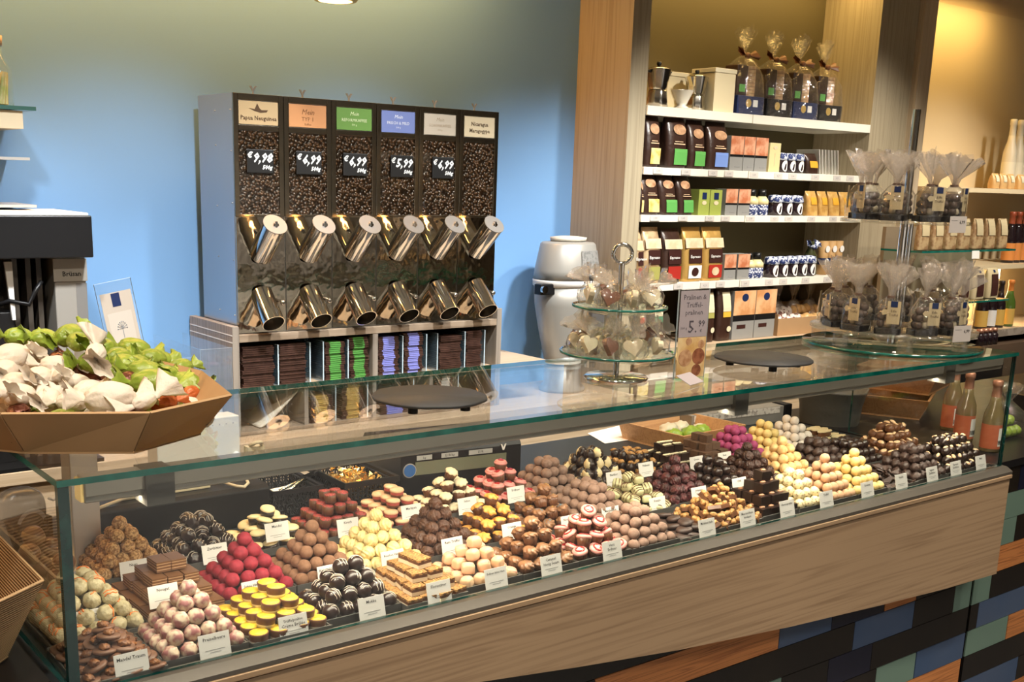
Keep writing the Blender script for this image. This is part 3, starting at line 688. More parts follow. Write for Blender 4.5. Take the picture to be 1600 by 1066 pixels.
            for q in (-.010,0,.010): s_.ball((q,0,.0135), .0065, 2, (1.2,.8,.45))
            L_.append(parts('dark_dotted_block', '', 'praline', [('chocolate_block', MB().box(-.017,.017,-.0125,.0125,-.0115,.0115), C_['dark']), ('white_drop', s_, C_['whitecr'])]))
        elif key == 'whiteslab':
            s_ = MB(); s_.prism([(.036*math.cos(a)*(1+.05*math.cos(a*9)), .013*math.sin(a)*(1+.06*math.cos(a*9))) for a in [2*PI*k/48 for k in range(48)]], .0050, .0080, 'XY')
            b = MB(); b.prism([(.034*math.cos(a), .0115*math.sin(a)) for a in [2*PI*k/32 for k in range(32)]], -.0085, .0049, 'XY')
            L_.append(parts('white_topped_slice', '', 'praline', [('brown_slice', b, C_['milk']), ('white_top', s_, C_['whitecr'])]))
        elif key == 'shard':
            b = MB(); rr = random.Random(v)
            for q in range(3):
                M = Euler((rr.uniform(-.5,.5), rr.uniform(-.5,.5), rr.uniform(0,3))).to_matrix()
                b.prism([(-.016,-.004),(.0,-.008),(.016,-.002),(.012,.007),(-.010,.008)], -.002+q*.002, .001+q*.002, 'XY', M=M)
            L_.append(single('dark_chocolate_shard', b, C_['darkm']))
        elif key == 'darktip':
            L_.append(parts('dark_nut_tipped_praline', '', 'praline', [('chocolate_ball', stone(r, .12, 2.4, sd), C_['dark']), ('nut_tip', MB().ball((.001,-.003,.012), .0068, 2, (1.25,.8,.6), 0, lambda d: 1+.2*nz(d,3,sd)), C_['peach'])]))
        elif key == 'milktip':
            L_.append(parts('milk_nut_praline', '', 'praline', [('chocolate_body', stone(r*1.05, .12, 2.4, sd, sc=(1.1,.95,.9)), C_['milk']), ('pale_tip', MB().ball((0,-.002,.0115), .0085, 2, (1.25,.85,.45)), C_['peach'])]))
    for o in L_:
        for q in ([o] if o.type == 'MESH' else o.children):
            if q.name.split('.')[0] in ('truffle_square','cream_body') or key in ('darksq','florentine','wafer','dotblock'):
                pass
    T[key] = L_
    return L_
TRAYM = mat('grey_metal_tray', (.20,.20,.19), .4, .6)
def pile(key, desc, x0, x1, y0, layers, nx=5, ny=5, px=None, py=None, dz=None, tilt=0., yaw=PI, base=.0135, grp=None, scale=1., shell=True, tray=True, nm=None, offz=0., flat=0.):
    """layered stack: layer k has (nx-k) x (ny-k) pieces, each resting in the gaps of the layer below"""
    tp = tpl(key); rr = random.Random(hash(desc) % 1000 if False else sum(map(ord, desc)))
    w = x1-x0
    px = px or (w-.006)/nx; py = py or px
    dz = dz or px*.72
    cx, cy = (x0+x1)/2, y0+py*(ny-1)/2
    grp = grp or desc+' pile'
    for k in range(layers):
        a, b = nx-k, ny-k
        if a < 1 or b < 1: break
        for j in range(b):
            for i in range(a):
                if shell and k < layers-1 and 0 < i < a-1 and 0 < j < b-1 and k < layers-1 and min(a, b) > 2: continue
                x = cx+(i-(a-1)/2)*px; y = cy+(j-(b-1)/2)*py; z = base+k*dz+offz
                down = 'top layer' if k == 0 and layers == 1 else None
                last = (k == min(layers, nx, ny)-1)
                n_in = a*b
                lt = layers-1-k
                ly = 'topmost layer' if last else 'bottom layer' if k == 0 else ORD[lt]+' layer down'
                if last and n_in == 1: lab = desc+', topmost of its pile'
                else:
                    fr = '' if b == 1 else ('front row, ' if j == 0 else 'back row, ' if j == b-1 else ORD[j]+' row back, ')
                    lab = '%s, %s, %s%s' % (desc, ly, fr, nth(i, a))
                jt = px*.075
                rot = (rr.uniform(-tilt, tilt), rr.uniform(-tilt, tilt), rr.uniform(-yaw, yaw))
                dup(tp[rr.randrange(len(tp))], (x+rr.uniform(-jt,jt), y+rr.uniform(-jt,jt), G+z+rr.uniform(-.0010,.0010)), rot, lab, grp, scale, 'praline')
    if tray:
        b = MB(); ya, yb = max(y0-py*.52, .0095), y0+py*(ny-.46)
        b.box(x0+.0005,x1-.0005,ya,yb,-.0105,-.0035)
        b.box(x0+.0005,x1-.0005,ya,ya+.003,-.0035,.006); b.box(x0+.0005,x1-.0005,yb-.003,yb,-.0035,.006)
        b.box(x0+.0005,x0+.003,ya+.003,yb-.003,-.0035,.004); b.box(x1-.003,x1-.0005,ya+.003,yb-.003,-.0035,.004)
        tag(b.build('praline_tray', TRAYM, loc=(0,0,G)), 'grey metal tray holding the '+(nm or desc+'s'), 'tray', 'grey praline trays')
B0_ = .0105
# ---- front row, then second, then back row: centre x of each heap, its width, kind ...
YA, YB_, YC = .094, .285, .510
def P_(key, desc, cx, w, yc, layers, nx, ny, py, dz, tilt=0., yaw=PI, base=.0105, **k):
    px = (w-.004)/nx if 'px' not in k else k.pop('px')
    pile(key, desc, cx-w/2, cx+w/2, yc-py*(ny-1)/2, layers, nx, ny, px, py, dz, tilt, yaw, base, **k)
P_('walnutdisc', 'walnut topped chocolate disc', .086, .138, YA, 5, 4, 5, .0345, .0150, .30, base=.004)
P_('pinkw', 'pink and white truffle', .228, .146, YA, 5, 5, 5, .0280, .0212)
P_('yellowcup', 'yellow topped chocolate cup', .378, .152, YA, 4, 4, 5, .0330, .0180, .06, base=.008)
P_('mokka', 'white striped dark praline', .533, .156, YA, 4, 5, 4, .0305, .0215, .5, .5, base=.011)
P_('florentine', 'florentine square', .681, .138, YA, 5, 4, 5, .0325, .0175, .04, .25, base=.006, shell=False)
P_('pinkcube', 'pink topped cream cube', .824, .146, YA, 4, 4, 4, .0325, .0200, .25, .6, base=.009)
P_('caramelcup', 'caramel swirl cup', .972, .148, YA, 4, 4, 4, .0340, .0235, .4, base=.0075)
P_('heartcup', 'pink heart topped cup', 1.122, .150, YA, 4, 4, 4, .0335, .0235, .45, base=.0075)
P_('oval', 'oval cocoa dusted truffle', 1.270, .144, YA, 4, 5, 5, .0285, .0190, .3, base=.009, scale=.95)
P_('darkdisc', 'flat dark chocolate oval', 1.399, .112, YA, 6, 3, 5, .0320, .0105, .25, base=.002, shell=False)
P_('cluster', 'walnut and caramel praline', 1.545, .176, YA, 5, 6, 5, .0290, .0160, .7, base=.006)
P_('darksq', 'dark square praline', 1.702, .134, YA, 4, 4, 4, .0335, .0260, .05, .1, base=.0095, scale=.97)
P_('speck', 'nut flecked white truffle', 1.828, .116, YA, 4, 4, 5, .0285, .0205)
P_('tan', 'pale brown dusted truffle', 1.950, .124, YA, 5, 5, 5, .0280, .0212, scale=.92)
P_('yellow', 'smooth pale yellow truffle', 2.078, .128, YA, 5, 5, 5, .0280, .0212, scale=.94)
P_('shard', 'dark chocolate shard', 2.210, .132, YA, 6, 4, 5, .0310, .0110, .6, base=.001, shell=False)
P_('lump', 'dark chocolate cluster', 2.352, .148, YA, 4, 5, 5, .0290, .0200)
P_('darktip', 'nut tipped dark praline', 2.540, .216, YA, 4, 7, 5, .0295, .0215, .5)
P_('orangestripe', 'orange striped cream truffle', .108, .166, YB_-.012, 4, 5, 6, .0302, .0215, .6, base=.0115)
P_('wafer', 'layered nougat block', .268, .150, YB_+.01, 4, 5, 4, .0470, .0218, 0, .03, base=.0072, shell=False, scale=.93)
P_('rasp', 'deep red raspberry truffle', .418, .146, YB_, 5, 5, 5, .0282, .0208)
P_('cocoa', 'brown cocoa dusted truffle', .563, .140, YB_, 5, 5, 5, .0278, .0208, scale=.97)
P_('vanilla', 'pale yellow rough truffle', .710, .150, YB_, 5, 5, 5, .0285, .0208)
P_('rockm', 'rough milk chocolate truffle', .862, .150, YB_, 5, 5, 5, .0285, .0208)
P_('orangecup', 'orange topped chocolate cup', 1.012, .146, YB_, 4, 4, 4, .0335, .0235, .45, base=.0075)
P_('sprinklecup', 'brown swirl cup with sprinkles', 1.160, .146, YB_, 4, 4, 4, .0335, .0235, .5, base=.0075)
P_('cocoag', 'grey brown dusted truffle', 1.306, .142, YB_, 4, 5, 6, .0280, .0200, .2)
P_('greensq', 'pale green striped square', 1.452, .146, YB_, 4, 4, 5, .0315, .0200, .5, base=.008)
P_('rockr', 'reddish dark rough truffle', 1.600, .146, YB_, 5, 5, 5, .0285, .0210)
P_('smoothdark', 'lumpy smooth dark truffle', 1.741, .132, YB_, 4, 4, 5, .0300, .0215)
P_('rock', 'rough black chocolate truffle', 1.880, .142, YB_, 5, 5, 5, .0285, .0210)
P_('coffee', 'orange tinged cream truffle', 2.025, .144, YB_, 5, 5, 5, .0285, .0208)
P_('lump', 'grey brown chocolate cluster', 2.180, .162, YB_, 4, 5, 5, .0300, .0205)
P_('smoothdark', 'round black praline', 2.340, .150, YB_, 3, 5, 5, .0295, .0200)
P_('milktip', 'milk praline with pale tip', 2.540, .180, YB_, 4, 6, 5, .0300, .0220, .5)
P_('nut', 'chopped nut coated truffle', .262, .142, YC, 5, 5, 5, .0280, .0200)
P_('striped', 'white streaked dark lump', .420, .160, YC, 4, 5, 5, .0290, .0205, .6)
P_('almonddisc', 'almond topped dark disc', .580, .150, YC, 4, 4, 4, .0340, .0200, .25, base=.0075)
P_('redcup', 'red topped chocolate cup', .740, .150, YC, 4, 5, 5, .0290, .0225, .10, base=.0085, scale=.88)
P_('peachdisc', 'peach topped biscuit praline', .900, .156, YC, 4, 4, 5, .0320, .0190, .12, base=.0075)
P_('creamcup', 'cream topped chocolate cup', 1.062, .150, YC, 4, 4, 4, .0335, .0235, .4, base=.0075)
P_('pinkcup', 'pink cream cup with red heart', 1.214, .146, YC, 4, 4, 4, .0335, .0240, .25, base=.0075)
P_('cocoag', 'round grey dusted truffle', 1.366, .146, YC, 4, 5, 5, .0285, .0205)
P_('bw', 'black and white two tone praline', 1.516, .146, YC, 4, 5, 5, .0290, .0215, .5)
P_('nutdark', 'walnut topped dark praline', 1.666, .146, YC, 3, 5, 5, .0295, .0215, .6)
P_('dotblock', 'dark block with white drops', 1.810, .134, YC, 3, 4, 4, .0300, .0245, .04, .15, base=.0085, scale=.9)
P_('brownsq', 'brown truffle block', 1.950, .140, YC, 4, 4, 5, .0300, .0205, .03, .15, base=.008)
P_('magenta', 'magenta blackcurrant truffle', 2.092, .138, YC, 4, 5, 5, .0280, .0210)
P_('yellow', 'bright yellow dusted truffle', 2.226, .124, YC, 4, 4, 5, .0285, .0215)
P_('snow', 'white sugared truffle', 2.354, .126, YC, 4, 4, 5, .0285, .0220)
P_('whiteslab', 'white topped brown slice', 2.500, .156, YC, 3, 2, 4, .0290, .0175, .02, .12, base=.006, shell=False)
for k in list(T):
    for o in T[k]:
        if o.type == 'MESH': bpy.data.objects.remove(o)
        else: drop(o)
# ================================================================= price cards in the case
def card(px, py, lines, lab, row=0, w=.054, h=.039):
    y = {0: .0105, 1: .206, 2: .432}[row]
    p = at(px, py, 1, y)
    z0 = max(p.z, -.003) if row else .0
    t = thing('price_card', lab, 'price card', (p.x, y, G+z0), group='white price cards in the glass case', rot=(-.24,0,0))
    c = MB().box(-w/2,w/2,0,.0009,0,h).build('card_sheet', M_paper, t)
    if row and z0 > -.002:
        MB().box(-.0015,.0015,.0010,.0022,-.0034-z0,h*.5).build('card_pin', M_acryl, t)
    ls = lines.split('\n')
    for i, l in enumerate(ls):
        s = min(.0078, .095/max(len(l), 1))
        text(l, s, M_ink, t, (0,-.0003,h*.72-i*.0085), (PI/2,0,0), bold=.00008)
    MB().box(-w*.32,w*.32,-.0002,-.0001,h*.30,h*.32).box(-w*.18,w*.18,-.0002,-.0001,h*.20,h*.22).build('fine_print', M_inkg, t)
for a in ((209,1066,'Mandel Traum','of the walnut discs at the left end',0),(338,1032,'Preiselbeere','of the pink and white truffles',0),(461,1003,'Trüffelpraline\nCrème Brûlée','of the yellow topped cups',0),
          (583,972,'Mokka','of the striped dark pralines',0),(688,943,'Florentiner','of the florentine squares',0),(777,921,'Erdbeer Sahne Herz','of the pink topped cubes',0),(863,901,'Caramel\nHonig Sesam','of the caramel swirl cups',0),
          (958,877,'Herz\nErdbeer','of the pink heart cups',0),(1106,842,'Mokkaschale','of the flat dark ovals',0),(1169,828,'Mandel-Nuss\nkrokant','of the walnut caramel pralines',0),(1231,812,'Herrenpraline','of the dark square pralines',0),(1292,798,'Trüffel','of the nut flecked truffles',0),
          (1356,782,'Caramel','of the pale brown truffles',0),(1409,769,'Vanille','of the smooth yellow truffles',0),(1457,757,'Ingwer\nZartbitter','of the dark shards',0),(1494,748,'Espresso\nZartbitter','of the dark clusters',0),(1533,738,'Nuss','of the nut tipped pralines',0),
          (137,990,'Trüffel Orange','of the orange striped truffles, by the corner upright',1),(212,915,'Nuss','of the nut coated truffles',2),(258,948,'Nougat','of the layered nougat blocks',1),(402,948,'Sahne Himbeere','of the red raspberry truffles',1),(338,880,'Zartbitter','of the streaked dark lumps',2),
          (518,919,'Kakao Nougat','of the brown cocoa truffles',1),(435,845,'Mandel','of the almond discs',2),(546,838,'Kirsch','of the red topped cups',2),(616,890,'Bourbon Vanille','of the rough yellow truffles',1),(645,815,'Marzipan','of the peach topped pralines',2),(709,869,'Rum Trüffel','of the rough milk truffles',1),
          (732,803,'Sahne','of the cream topped cups',2),(802,845,'Orange','of the orange topped cups',1),(808,785,'Erdbeer','of the pink cream cups',2),(893,832,'Nougat Bunt','of the sprinkled cups',1),(956,818,'Mandelkern','of the grey brown truffles',1),(961,760,'Eierlikör','of the black and white pralines',2),
          (1029,804,'Pistazie','of the pale green squares',1),(1011,745,'Walnuss','of the dark walnut pralines',2),(1094,785,'Johannis\nbeere','of the reddish dark truffles',1),(1090,735,'Creme','of the white dotted blocks',2),(1134,728,'Rum','of the brown truffle blocks',2),(1157,770,'Chili','of the lumpy dark truffles',1),(1416,720,'Zimt','of the round black pralines',1)):
    card(a[0], a[1], a[2], 'small white price card in front '+a[3], a[4])
# ================================================================= things on the rear worktop
WT = -.0122
# customer scale
t = thing('shop_scale', 'black shop scale with green display and blue round badge behind the case', 'scale', (1.20,.655,G+WT), -.13)
b = MB(); b.prism([(.0,.0),(.0,.105),(.012,.122),(.22,.122),(.24,.10),(.24,0)], -.172,.180,'YZ')
sb = b.build('housing', M_black, t, bevel=.004)
MB().box(-.132,.135,-.0012,0,.052,.086).build('display', mat('scale_display', (.17,.18,.12), .2), t)
MB().tube((-.148,0,.066),(-.148,-.002,.066),.0185,.0185,28).build('badge_ring', M_aluL, t)
bd = MB().tube((-.148,-.002,.066),(-.148,-.003,.066),.0160,.0160,28).build('blue_badge', mat('blue_badge_print', (.03,.13,.38), .4), t)
for x0, x1, s in ((-.128,-.085,'kg'),(-.058,-.010,'EUR/kg'),(.022,.092,'EUR')):
    l_ = MB().box(x0,x1,-.0010,0,.090,.102).build('display_label', mat('grey_label', (.42,.42,.40), .5), t)
    text(s, .009, M_ink, l_, ((x0+x1)/2,-.0013,.0930))
MB().prism([(.117,.110),(.121,.110),(.1255,.1005),(.130,.110),(.134,.110),(.1275,.094),(.1235,.094)], -.0012,0,'XZ').build('v_emblem', M_paper, t)
# thin wooden ledge line over the scale: receipt shelf
tag(MB().box(.98,1.47,.60,.645,.166,.170).build('glass_ledge', mat('warm_ledge', (.75,.55,.33), .4), loc=(0,0,G)), 'narrow pale ledge above the black scale', 'ledge') if False else None
# perforated baskets
def basket(loc, rz, w, d, h, lab):
    t = thing('perforated_basket', lab, 'basket', loc, rz, 'black perforated baskets')
    b = MB(); n = 0
    M_hole = M_black
    def wall(p0, p1, z0, z1, cols, rows):
        # lattice wall with real openings
        p0 = Vector(p0); p1 = Vector(p1); L_ = (p1-p0).length; dx = (p1-p0)/cols; out = Vector((dx.y,-dx.x,0)).normalized()*.002
        dz = (z1-z0)/rows
        def bar(a, c):
            b.tube(a, c, .0024, .0024, 5, 0, False)
        for i in range(cols):
            for j in range(rows):
                a = p0+dx*i+Vector((0,0,z0+dz*j)); c = p0+dx*(i+1)+Vector((0,0,z0+dz*(j+1)))
                if (i+j) % 2: a, c = a+Vector((0,0,dz)), c-Vector((0,0,dz))
                bar(a, c)
        for j in range(rows+1): bar(p0+Vector((0,0,z0+dz*j)), p1+Vector((0,0,z0+dz*j)))
        for i in range(0, cols+1, 1): bar(p0+dx*i+Vector((0,0,z0)), p0+dx*i+Vector((0,0,z1)))
    e = .88
    c0 = [(-w/2*e,-d/2*e,0),(w/2*e,-d/2*e,0),(w/2*e,d/2*e,0),(-w/2*e,d/2*e,0)]
    for i in range(4): wall(c0[i], c0[(i+1) % 4], .004, h*.86, 12 if i % 2 == 0 else 12, 4)
    b.build('lattice_wall', M_black, t)
    MB().box(-w/2*e,w/2*e,-d/2*e,d/2*e,0,.004).build('bottom', M_black, t)
    r = MB()
    o_, i_ = (w/2,d/2), (w/2*.9,d/2*.9)
    for s0, s1 in (((-1,-1),(1,-1)),((1,-1),(1,1)),((1,1),(-1,1)),((-1,1),(-1,-1))):
        a0 = Vector((s0[0]*o_[0],s0[1]*o_[1],h)); a1 = Vector((s1[0]*o_[0],s1[1]*o_[1],h)); q0 = Vector((s0[0]*i_[0],s0[1]*i_[1],h-.002)); q1 = Vector((s1[0]*i_[0],s1[1]*i_[1],h-.002))
        dn = Vector((0,0,-h*.16))
        r._q([a0,a1,q1,q0],[(0,1,2,3)],0); r._q([a0,a1,a1+dn,a0+dn],[(0,1,2,3)],0); r._q([q0,q1,q1+dn,q0+dn],[(0,1,2,3)],0)
    r.build('rim', M_black, t)
    return t
basket((.897,.690,G+WT), -.03, .15, .20, .085, 'black perforated basket filled with gold wrapped ties')
basket((.740,.755,G+WT), -.06, .13, .19, .070, 'black perforated basket holding tongs and a white packet')
b = MB(); rr = random.Random(5); C_['goldf'] = mat('gold_foil', (.80,.55,.20), .25, .85)
for k in range(150):
    x, y = .897+rr.uniform(-.052,.052), .690+rr.uniform(-.075,.075); z = .0+rr.uniform(.062,.082)-abs(x-.897)*.15
    a = Vector((rr.uniform(-1,1),rr.uniform(-1,1),rr.uniform(-.3,1))).normalized()*.011; c = a.cross(Vector((rr.uniform(-1,1),rr.uniform(-1,1),1))).normalized()*.006
    p = Vector((x,y,z)); b._q([p,p+a+c,p+a*1.3-c],[(0,1,2)],0)
b.box(.84,.954,.612,.768,.002,.060)
o = b.build('gold_ties', C_['goldf'], loc=(0,0,G+WT)); tag(o, 'heap of gold foil ties in the right basket', 'ties'); o['kind'] = 'stuff'
b = MB(); b.box(-.030,.030,-.010,.010,0,.008)
tag(b.build('wrapped_packet', M_paper, loc=(.715,.715,G+WT+.052), rot=(.1,.05,.3), bevel=.003), 'small white packet lying in the left basket', 'packet')
b = MB(); b.path([(.0,-.07,.0),(.01,.0,.006),(.015,.07,.004)], .004, 6); b.path([(.022,-.07,.0),(.02,.0,.010),(.016,.07,.004)], .004, 6)
tag(b.build('serving_tongs', M_chrome, loc=(.765,.74,G+WT+.058), rot=(0,0,-1.0)), 'steel tongs lying in the left basket', 'tongs')
b = MB(); b.box(-.006,.006,-.055,.055,0,.002,0); b.box(-.007,.007,.055,.110,-.003,.005,1)
p0 = at(491,728,1,.70); 
tag(b.build('pastry_spatula', [mat('bright_steel', (.85,.85,.95), .15, .9), M_black], loc=(p0.x+.03,.675,G+.095), rot=(-.45,.0,.25)), 'shiny blade standing between the two baskets', 'spatula')
# black cash drawer / printer block behind the heaps at left
t = thing('black_cash_drawer', 'long low black box behind the nut truffles', 'cash drawer', (0,0,0))
MB().prism([(.660,WT),(.660,.070),(.672,.078),(.90,.078),(.90,WT)], .255,.66,'YZ').build('housing', mat('black_powder_coat', (.008,.008,.008), .4, spec=.2), t, loc=(0,0,G), bevel=.003)
MB().box(.35,.60,.78,.86,.0785,.088).build('raised_lid', mat('matt_black_lid', (.02,.02,.02), .5), t, loc=(0,0,G), bevel=.003)
tag(MB().box(.335,.535,.700,.760,.0785,.102).build('adapter_box', M_cream, loc=(0,0,G), bevel=.002), 'cream power adapter box lying on the black drawer', 'adapter')
pts = [at(px, py, 2, .085) for px, py in ((150,796),(170,788),(192,780),(215,773),(238,767),(262,761),(290,755),(320,750),(350,747),(372,745),(384,748),(388,755),(382,761),(370,760),(356,756),(344,751),(330,751))]
for k in range(0):
    s = k/39
    if s < .6: x = .225+.30*s/.6; y = .70; z = .10+.030*math.sin(s/.6*1.6)
    else:
        a = (s-.6)/.4*2*PI; x = .525+.045*(1-math.cos(a)); y = .70+.0*a; z = .130-.0+.010*math.sin(a)-.02*(1-math.cos(a))/4
    pts.append((x,y,z))
tag(MB().path(pts,.0035,7).build('power_cable', mat('ivory_cable', (.66,.58,.42), .45), loc=(0,0,G)), 'ivory cable looped over the black drawer', 'cable')
# white router
t = thing('white_device_box', 'white plastic box with vent holes behind the glass top at left', 'device', (.66,1.02,G+WT), .05)
MB().box(-.125,.10,0,.06,0,.175).build('housing', mat('ivory_plastic', (.76,.72,.60), .45), t, bevel=.003)
b = MB()
for k in range(11): 
    MB().box(-.11+k*.019,-.1065+k*.019,-.0006,0,.155,.1585).build('vent_hole', M_inkg, t)
MB().ball((.085,-.008,.075),.008,2).build('white_knob', M_paper, t)
tag(MB().path([(.775,1.0,.085),(.785,.985,.095),(.80,.985,.095),(.808,1.0,.085)],.005,7).box(.768,.815,.995,1.02,-.85,.082).build('cable_hook', M_cream, loc=(0,0,G)), 'cream cable post beside the white plastic box', 'bracket')
# sheet of paper
b = MB(); b._q([at(918,678,2,WT),at(945,694,2,WT),at(992,687,2,WT),at(975,676,2,WT),at(972,665,2,WT)],[(0,1,2,3,4)],0)
o = b.build('paper_sheet', M_paper, loc=(0,0,G+.002)); tag(o, 'blank white sheet lying on the dark worktop', 'paper'); m_ = o.modifiers.new('s','SOLIDIFY'); m_.thickness = .001
# wooden tray with green bag, foil box, grey liner
def woodcrate(loc, rz, w, d, h, lab, flare=.025, wl=.008, m=None, group=None):
    m = m or wood('crate_wood', (.52,.30,.14), (.38,.20,.09), 'X', 1.2)
    t = thing('wooden_crate', lab, 'crate', loc, rz, group)
    MB().box(-w/2,w/2,-d/2,d/2,0,.006).build('bottom', m, t)
    for n, (sx, sy) in enumerate(((0,-1),(0,1),(-1,0),(1,0))):
        b = MB()
        if sx == 0:
            y = sy*d/2; yo = sy*(d/2+flare)
            q = [(-w/2,y,.0062),(w/2,y,.0062),(w/2+flare,yo,h),(-w/2-flare,yo,h)]; off = Vector((0,-sy*wl,0))
        else:
            x = sx*w/2; xo = sx*(w/2+flare)
            q = [(x,-d/2+wl,.0062),(x,d/2-wl,.0062),(xo,d/2+flare-wl,h),(xo,-d/2-flare+wl,h)]; off = Vector((-sx*wl,0,0))
        q = [Vector(p) for p in q]; b._q(q+[p+off for p in q], [(0,1,2,3),(4,7,6,5),(0,4,5,1),(1,5,6,2),(2,6,7,3),(3,7,4,0)], 0)
        b.build('side_board', m, t)
    return t
woodcrate((2.13,.752,G+WT), .06, .28, .24, .058, 'shallow wooden tray with green sweets behind the dark pralines', .012)
C_['greenf'] = mat('green_foil', (.20,.34,.03), .35, spec=.6, noise_=(30,(.33,.48,.07),.35,.7), bump=(35,.9,.006))
for k, (x, y, r, g) in enumerate(((2.06,.72,.026,1),(2.12,.70,.030,1),(2.19,.72,.026,1),(2.10,.78,.028,0),(2.17,.79,.026,0),(2.22,.76,.022,0))):
    o = stone(r, .3, 3, k*2., 3, sc=(1.2,.9,.85), fine=.2).build('sweet_packet', C_['greenf'] if g else mat('pale_packet', (.62,.58,.44), .5), loc=(x,y,G+WT+.006+r*.85)); 
    tag(o, '%s wrapped sweet in the shallow wooden tray, %s' % ('green' if g else 'pale', ['leftmost','front middle','front right','rear left','rear middle','rear right'][k]), 'sweet', 'sweets in the shallow wooden tray')
t = thing('cling_film_dispenser', 'long foil roll box with printed strip behind the magenta truffles', 'foil box', (2.46,.80,G+WT), -.10)
MB().box(-.21,.21,0,.075,0,.055).build('carton', mat('grey_foil_box', (.20,.19,.17), .45), t, bevel=.002)
MB().box(-.20,.19,-.0008,0,.032,.053).build('printed_strip', mat('printed_strip', (.62,.58,.52), .5, noise_=(60,(.30,.27,.24),.5,.6)), t)
MB().box(.2105,.245,-.005,.06,0,.06).build('end_cap', M_black, t, bevel=.003)
M_film = glass('grey_film', (.80,.80,.78), .10, .12, wrinkle=(22,1.), haze=.42, hazecol=(.42,.42,.40))
b = MB(); 
for i in range(14):
    for j in range(5):
        def fz(i, j): return Vector((2.20+i*.032, .58+j*.028, .004+.012*abs(noise.noise(Vector((i*.55,j*.8,1.))))))
        b._q([fz(i,j),fz(i+1,j),fz(i+1,j+1),fz(i,j+1)],[(0,1,2,3)],0,True)
o = b.build('film_sheet', mat('grey_plastic_film', (.20,.19,.17), .22, .3, bump=(30,.8,.006)), loc=(0,0,G+WT), merge=.0001)
tag(o, 'crumpled grey plastic sheet lying behind the yellow truffles', 'plastic sheet'); m_ = o.modifiers.new('s','SOLIDIFY'); m_.thickness = .001; m_.offset = -1
t = thing('grey_bin_liner', 'dark grey bag lined bin behind the white truffles', 'bin', (2.82,.70,G+WT), -.25)
b = MB(); b.lathe([(.10,0),(.105,.06),(.118,.112),(.121,.118),(.114,.116),(.10,.03),(0,.02)], seg=28, mod=lambda t_,k,r: r*(1+.10*abs(math.cos(2*t_))**2+.02*math.sin(9*t_)), cap=False)
b.build('liner', mat('grey_liner', (.085,.085,.08), .45, bump=(14,.6,.01)), t)
# right end: crates, bottles and bag on the side counter
cw = wood('crate_brown', (.40,.20,.085), (.28,.13,.05), 'X', 1.)
woodcrate((3.20,.70,G+WT+.001), .45, .30, .22, .075, 'lower brown crate of the two stacked behind the bottles', .03, m=cw, group='stacked brown crates')
woodcrate((3.29,.70,G+WT+.080), .30, .30, .22, .085, 'upper brown crate stacked crosswise behind the bottles', .035, m=cw, group='stacked brown crates')
M_rose = mat('rose_wine_glass', (.52,.20,.10), .08, spec=.7); M_btop = mat('clear_neck_glass', (.20,.15,.07), .06, spec=.8)
M_copper = mat('copper_foil', (.62,.30,.20), .35, .6); M_roselab = mat('rose_red_label', (.52,.13,.06), .45)
def bottle(loc, lab, rz, h=.225, r=.031, M1=None, Mcap=None, Mlab=None, name='wine_bottle', cat='bottle', grp='small rose sparkling wine bottles', white=True):
    t = thing(name, lab, cat, loc, rz, grp)
    k = h/.225
    MB().lathe([(r*.92,0),(r,.004*k),(r,.095*k),(r*.93,.120*k),(r*.55,.155*k),(r*.46,.175*k)], seg=28).build('glass_body', M1 or M_btop, t)
    MB().lathe([(r*.49,.150*k*1.0+.002),(r*.47,.175*k),(r*.42,.205*k),(r*.50,.207*k),(r*.50,.222*k),(r*.4,.225*k)], seg=24).build('foil_neck', Mcap or M_copper, t)
    MB().lathe([(r*1.012,.012*k),(r*1.012,.088*k)], seg=28, cap=False).build('label', Mlab or M_roselab, t)
    if white:
        b = MB()
        for i in range(6):
            a0 = -2.25+i*.22; a1 = a0+.22
            b._q([Vector((r*1.03*math.cos(a), r*1.03*math.sin(a), z)) for a, z in ((a0,.020*k),(a1,.020*k),(a1,.078*k),(a0,.078*k))],[(0,1,2,3)],0)
        w_ = b.build('white_sticker', M_paper, t)
        for i in range(9):
            a = -2.2+i*.13
            MB().box(-.0010,.0010,-.0004,0,.026*k,.040*k).build('barcode_bar', M_ink, w_, loc=(r*1.045*math.cos(a), r*1.045*math.sin(a), 0), rot=(0,0,a+PI/2))
    return t
bottle((2.945,.275,G+WT), 'middle rose sparkling wine bottle with white barcode sticker', 0.25)
bottle((3.07,.395,G+WT), 'rearmost rose sparkling wine bottle beside the crates', -.1)
bottle((2.885,.150,G+WT), 'nearest rose sparkling wine bottle at the case end', .3)
t = thing('cellophane_bag', 'clear bag of green grapes coloured sweets behind the bottles', 'bag', (3.14,.24,G+WT))
for k in range(7): stone(.019,.15,3,k,2).build('green_sweet', C_['greenf'], t, loc=((k % 3)*.032-.03, (k//3)*.028-.02, .02+.03*(k//4)))
b = MB(); b.lathe([(.055,.002),(.066,.04),(.058,.085),(.018,.115),(.010,.125),(.03,.155),(.05,.175)], seg=30, mod=lambda t_,k,r: r*(1+(.03 if k < 3 else .22)*math.cos(7*t_+k)), cap=False)
b.build('film', M_cello, t)
tag(MB().box(3.42,3.75,.10,.40,0,.10).build('black_display_box', M_blacktop, loc=(0,0,G+WT), bevel=.004), 'black box at the far end of the side counter', 'box')
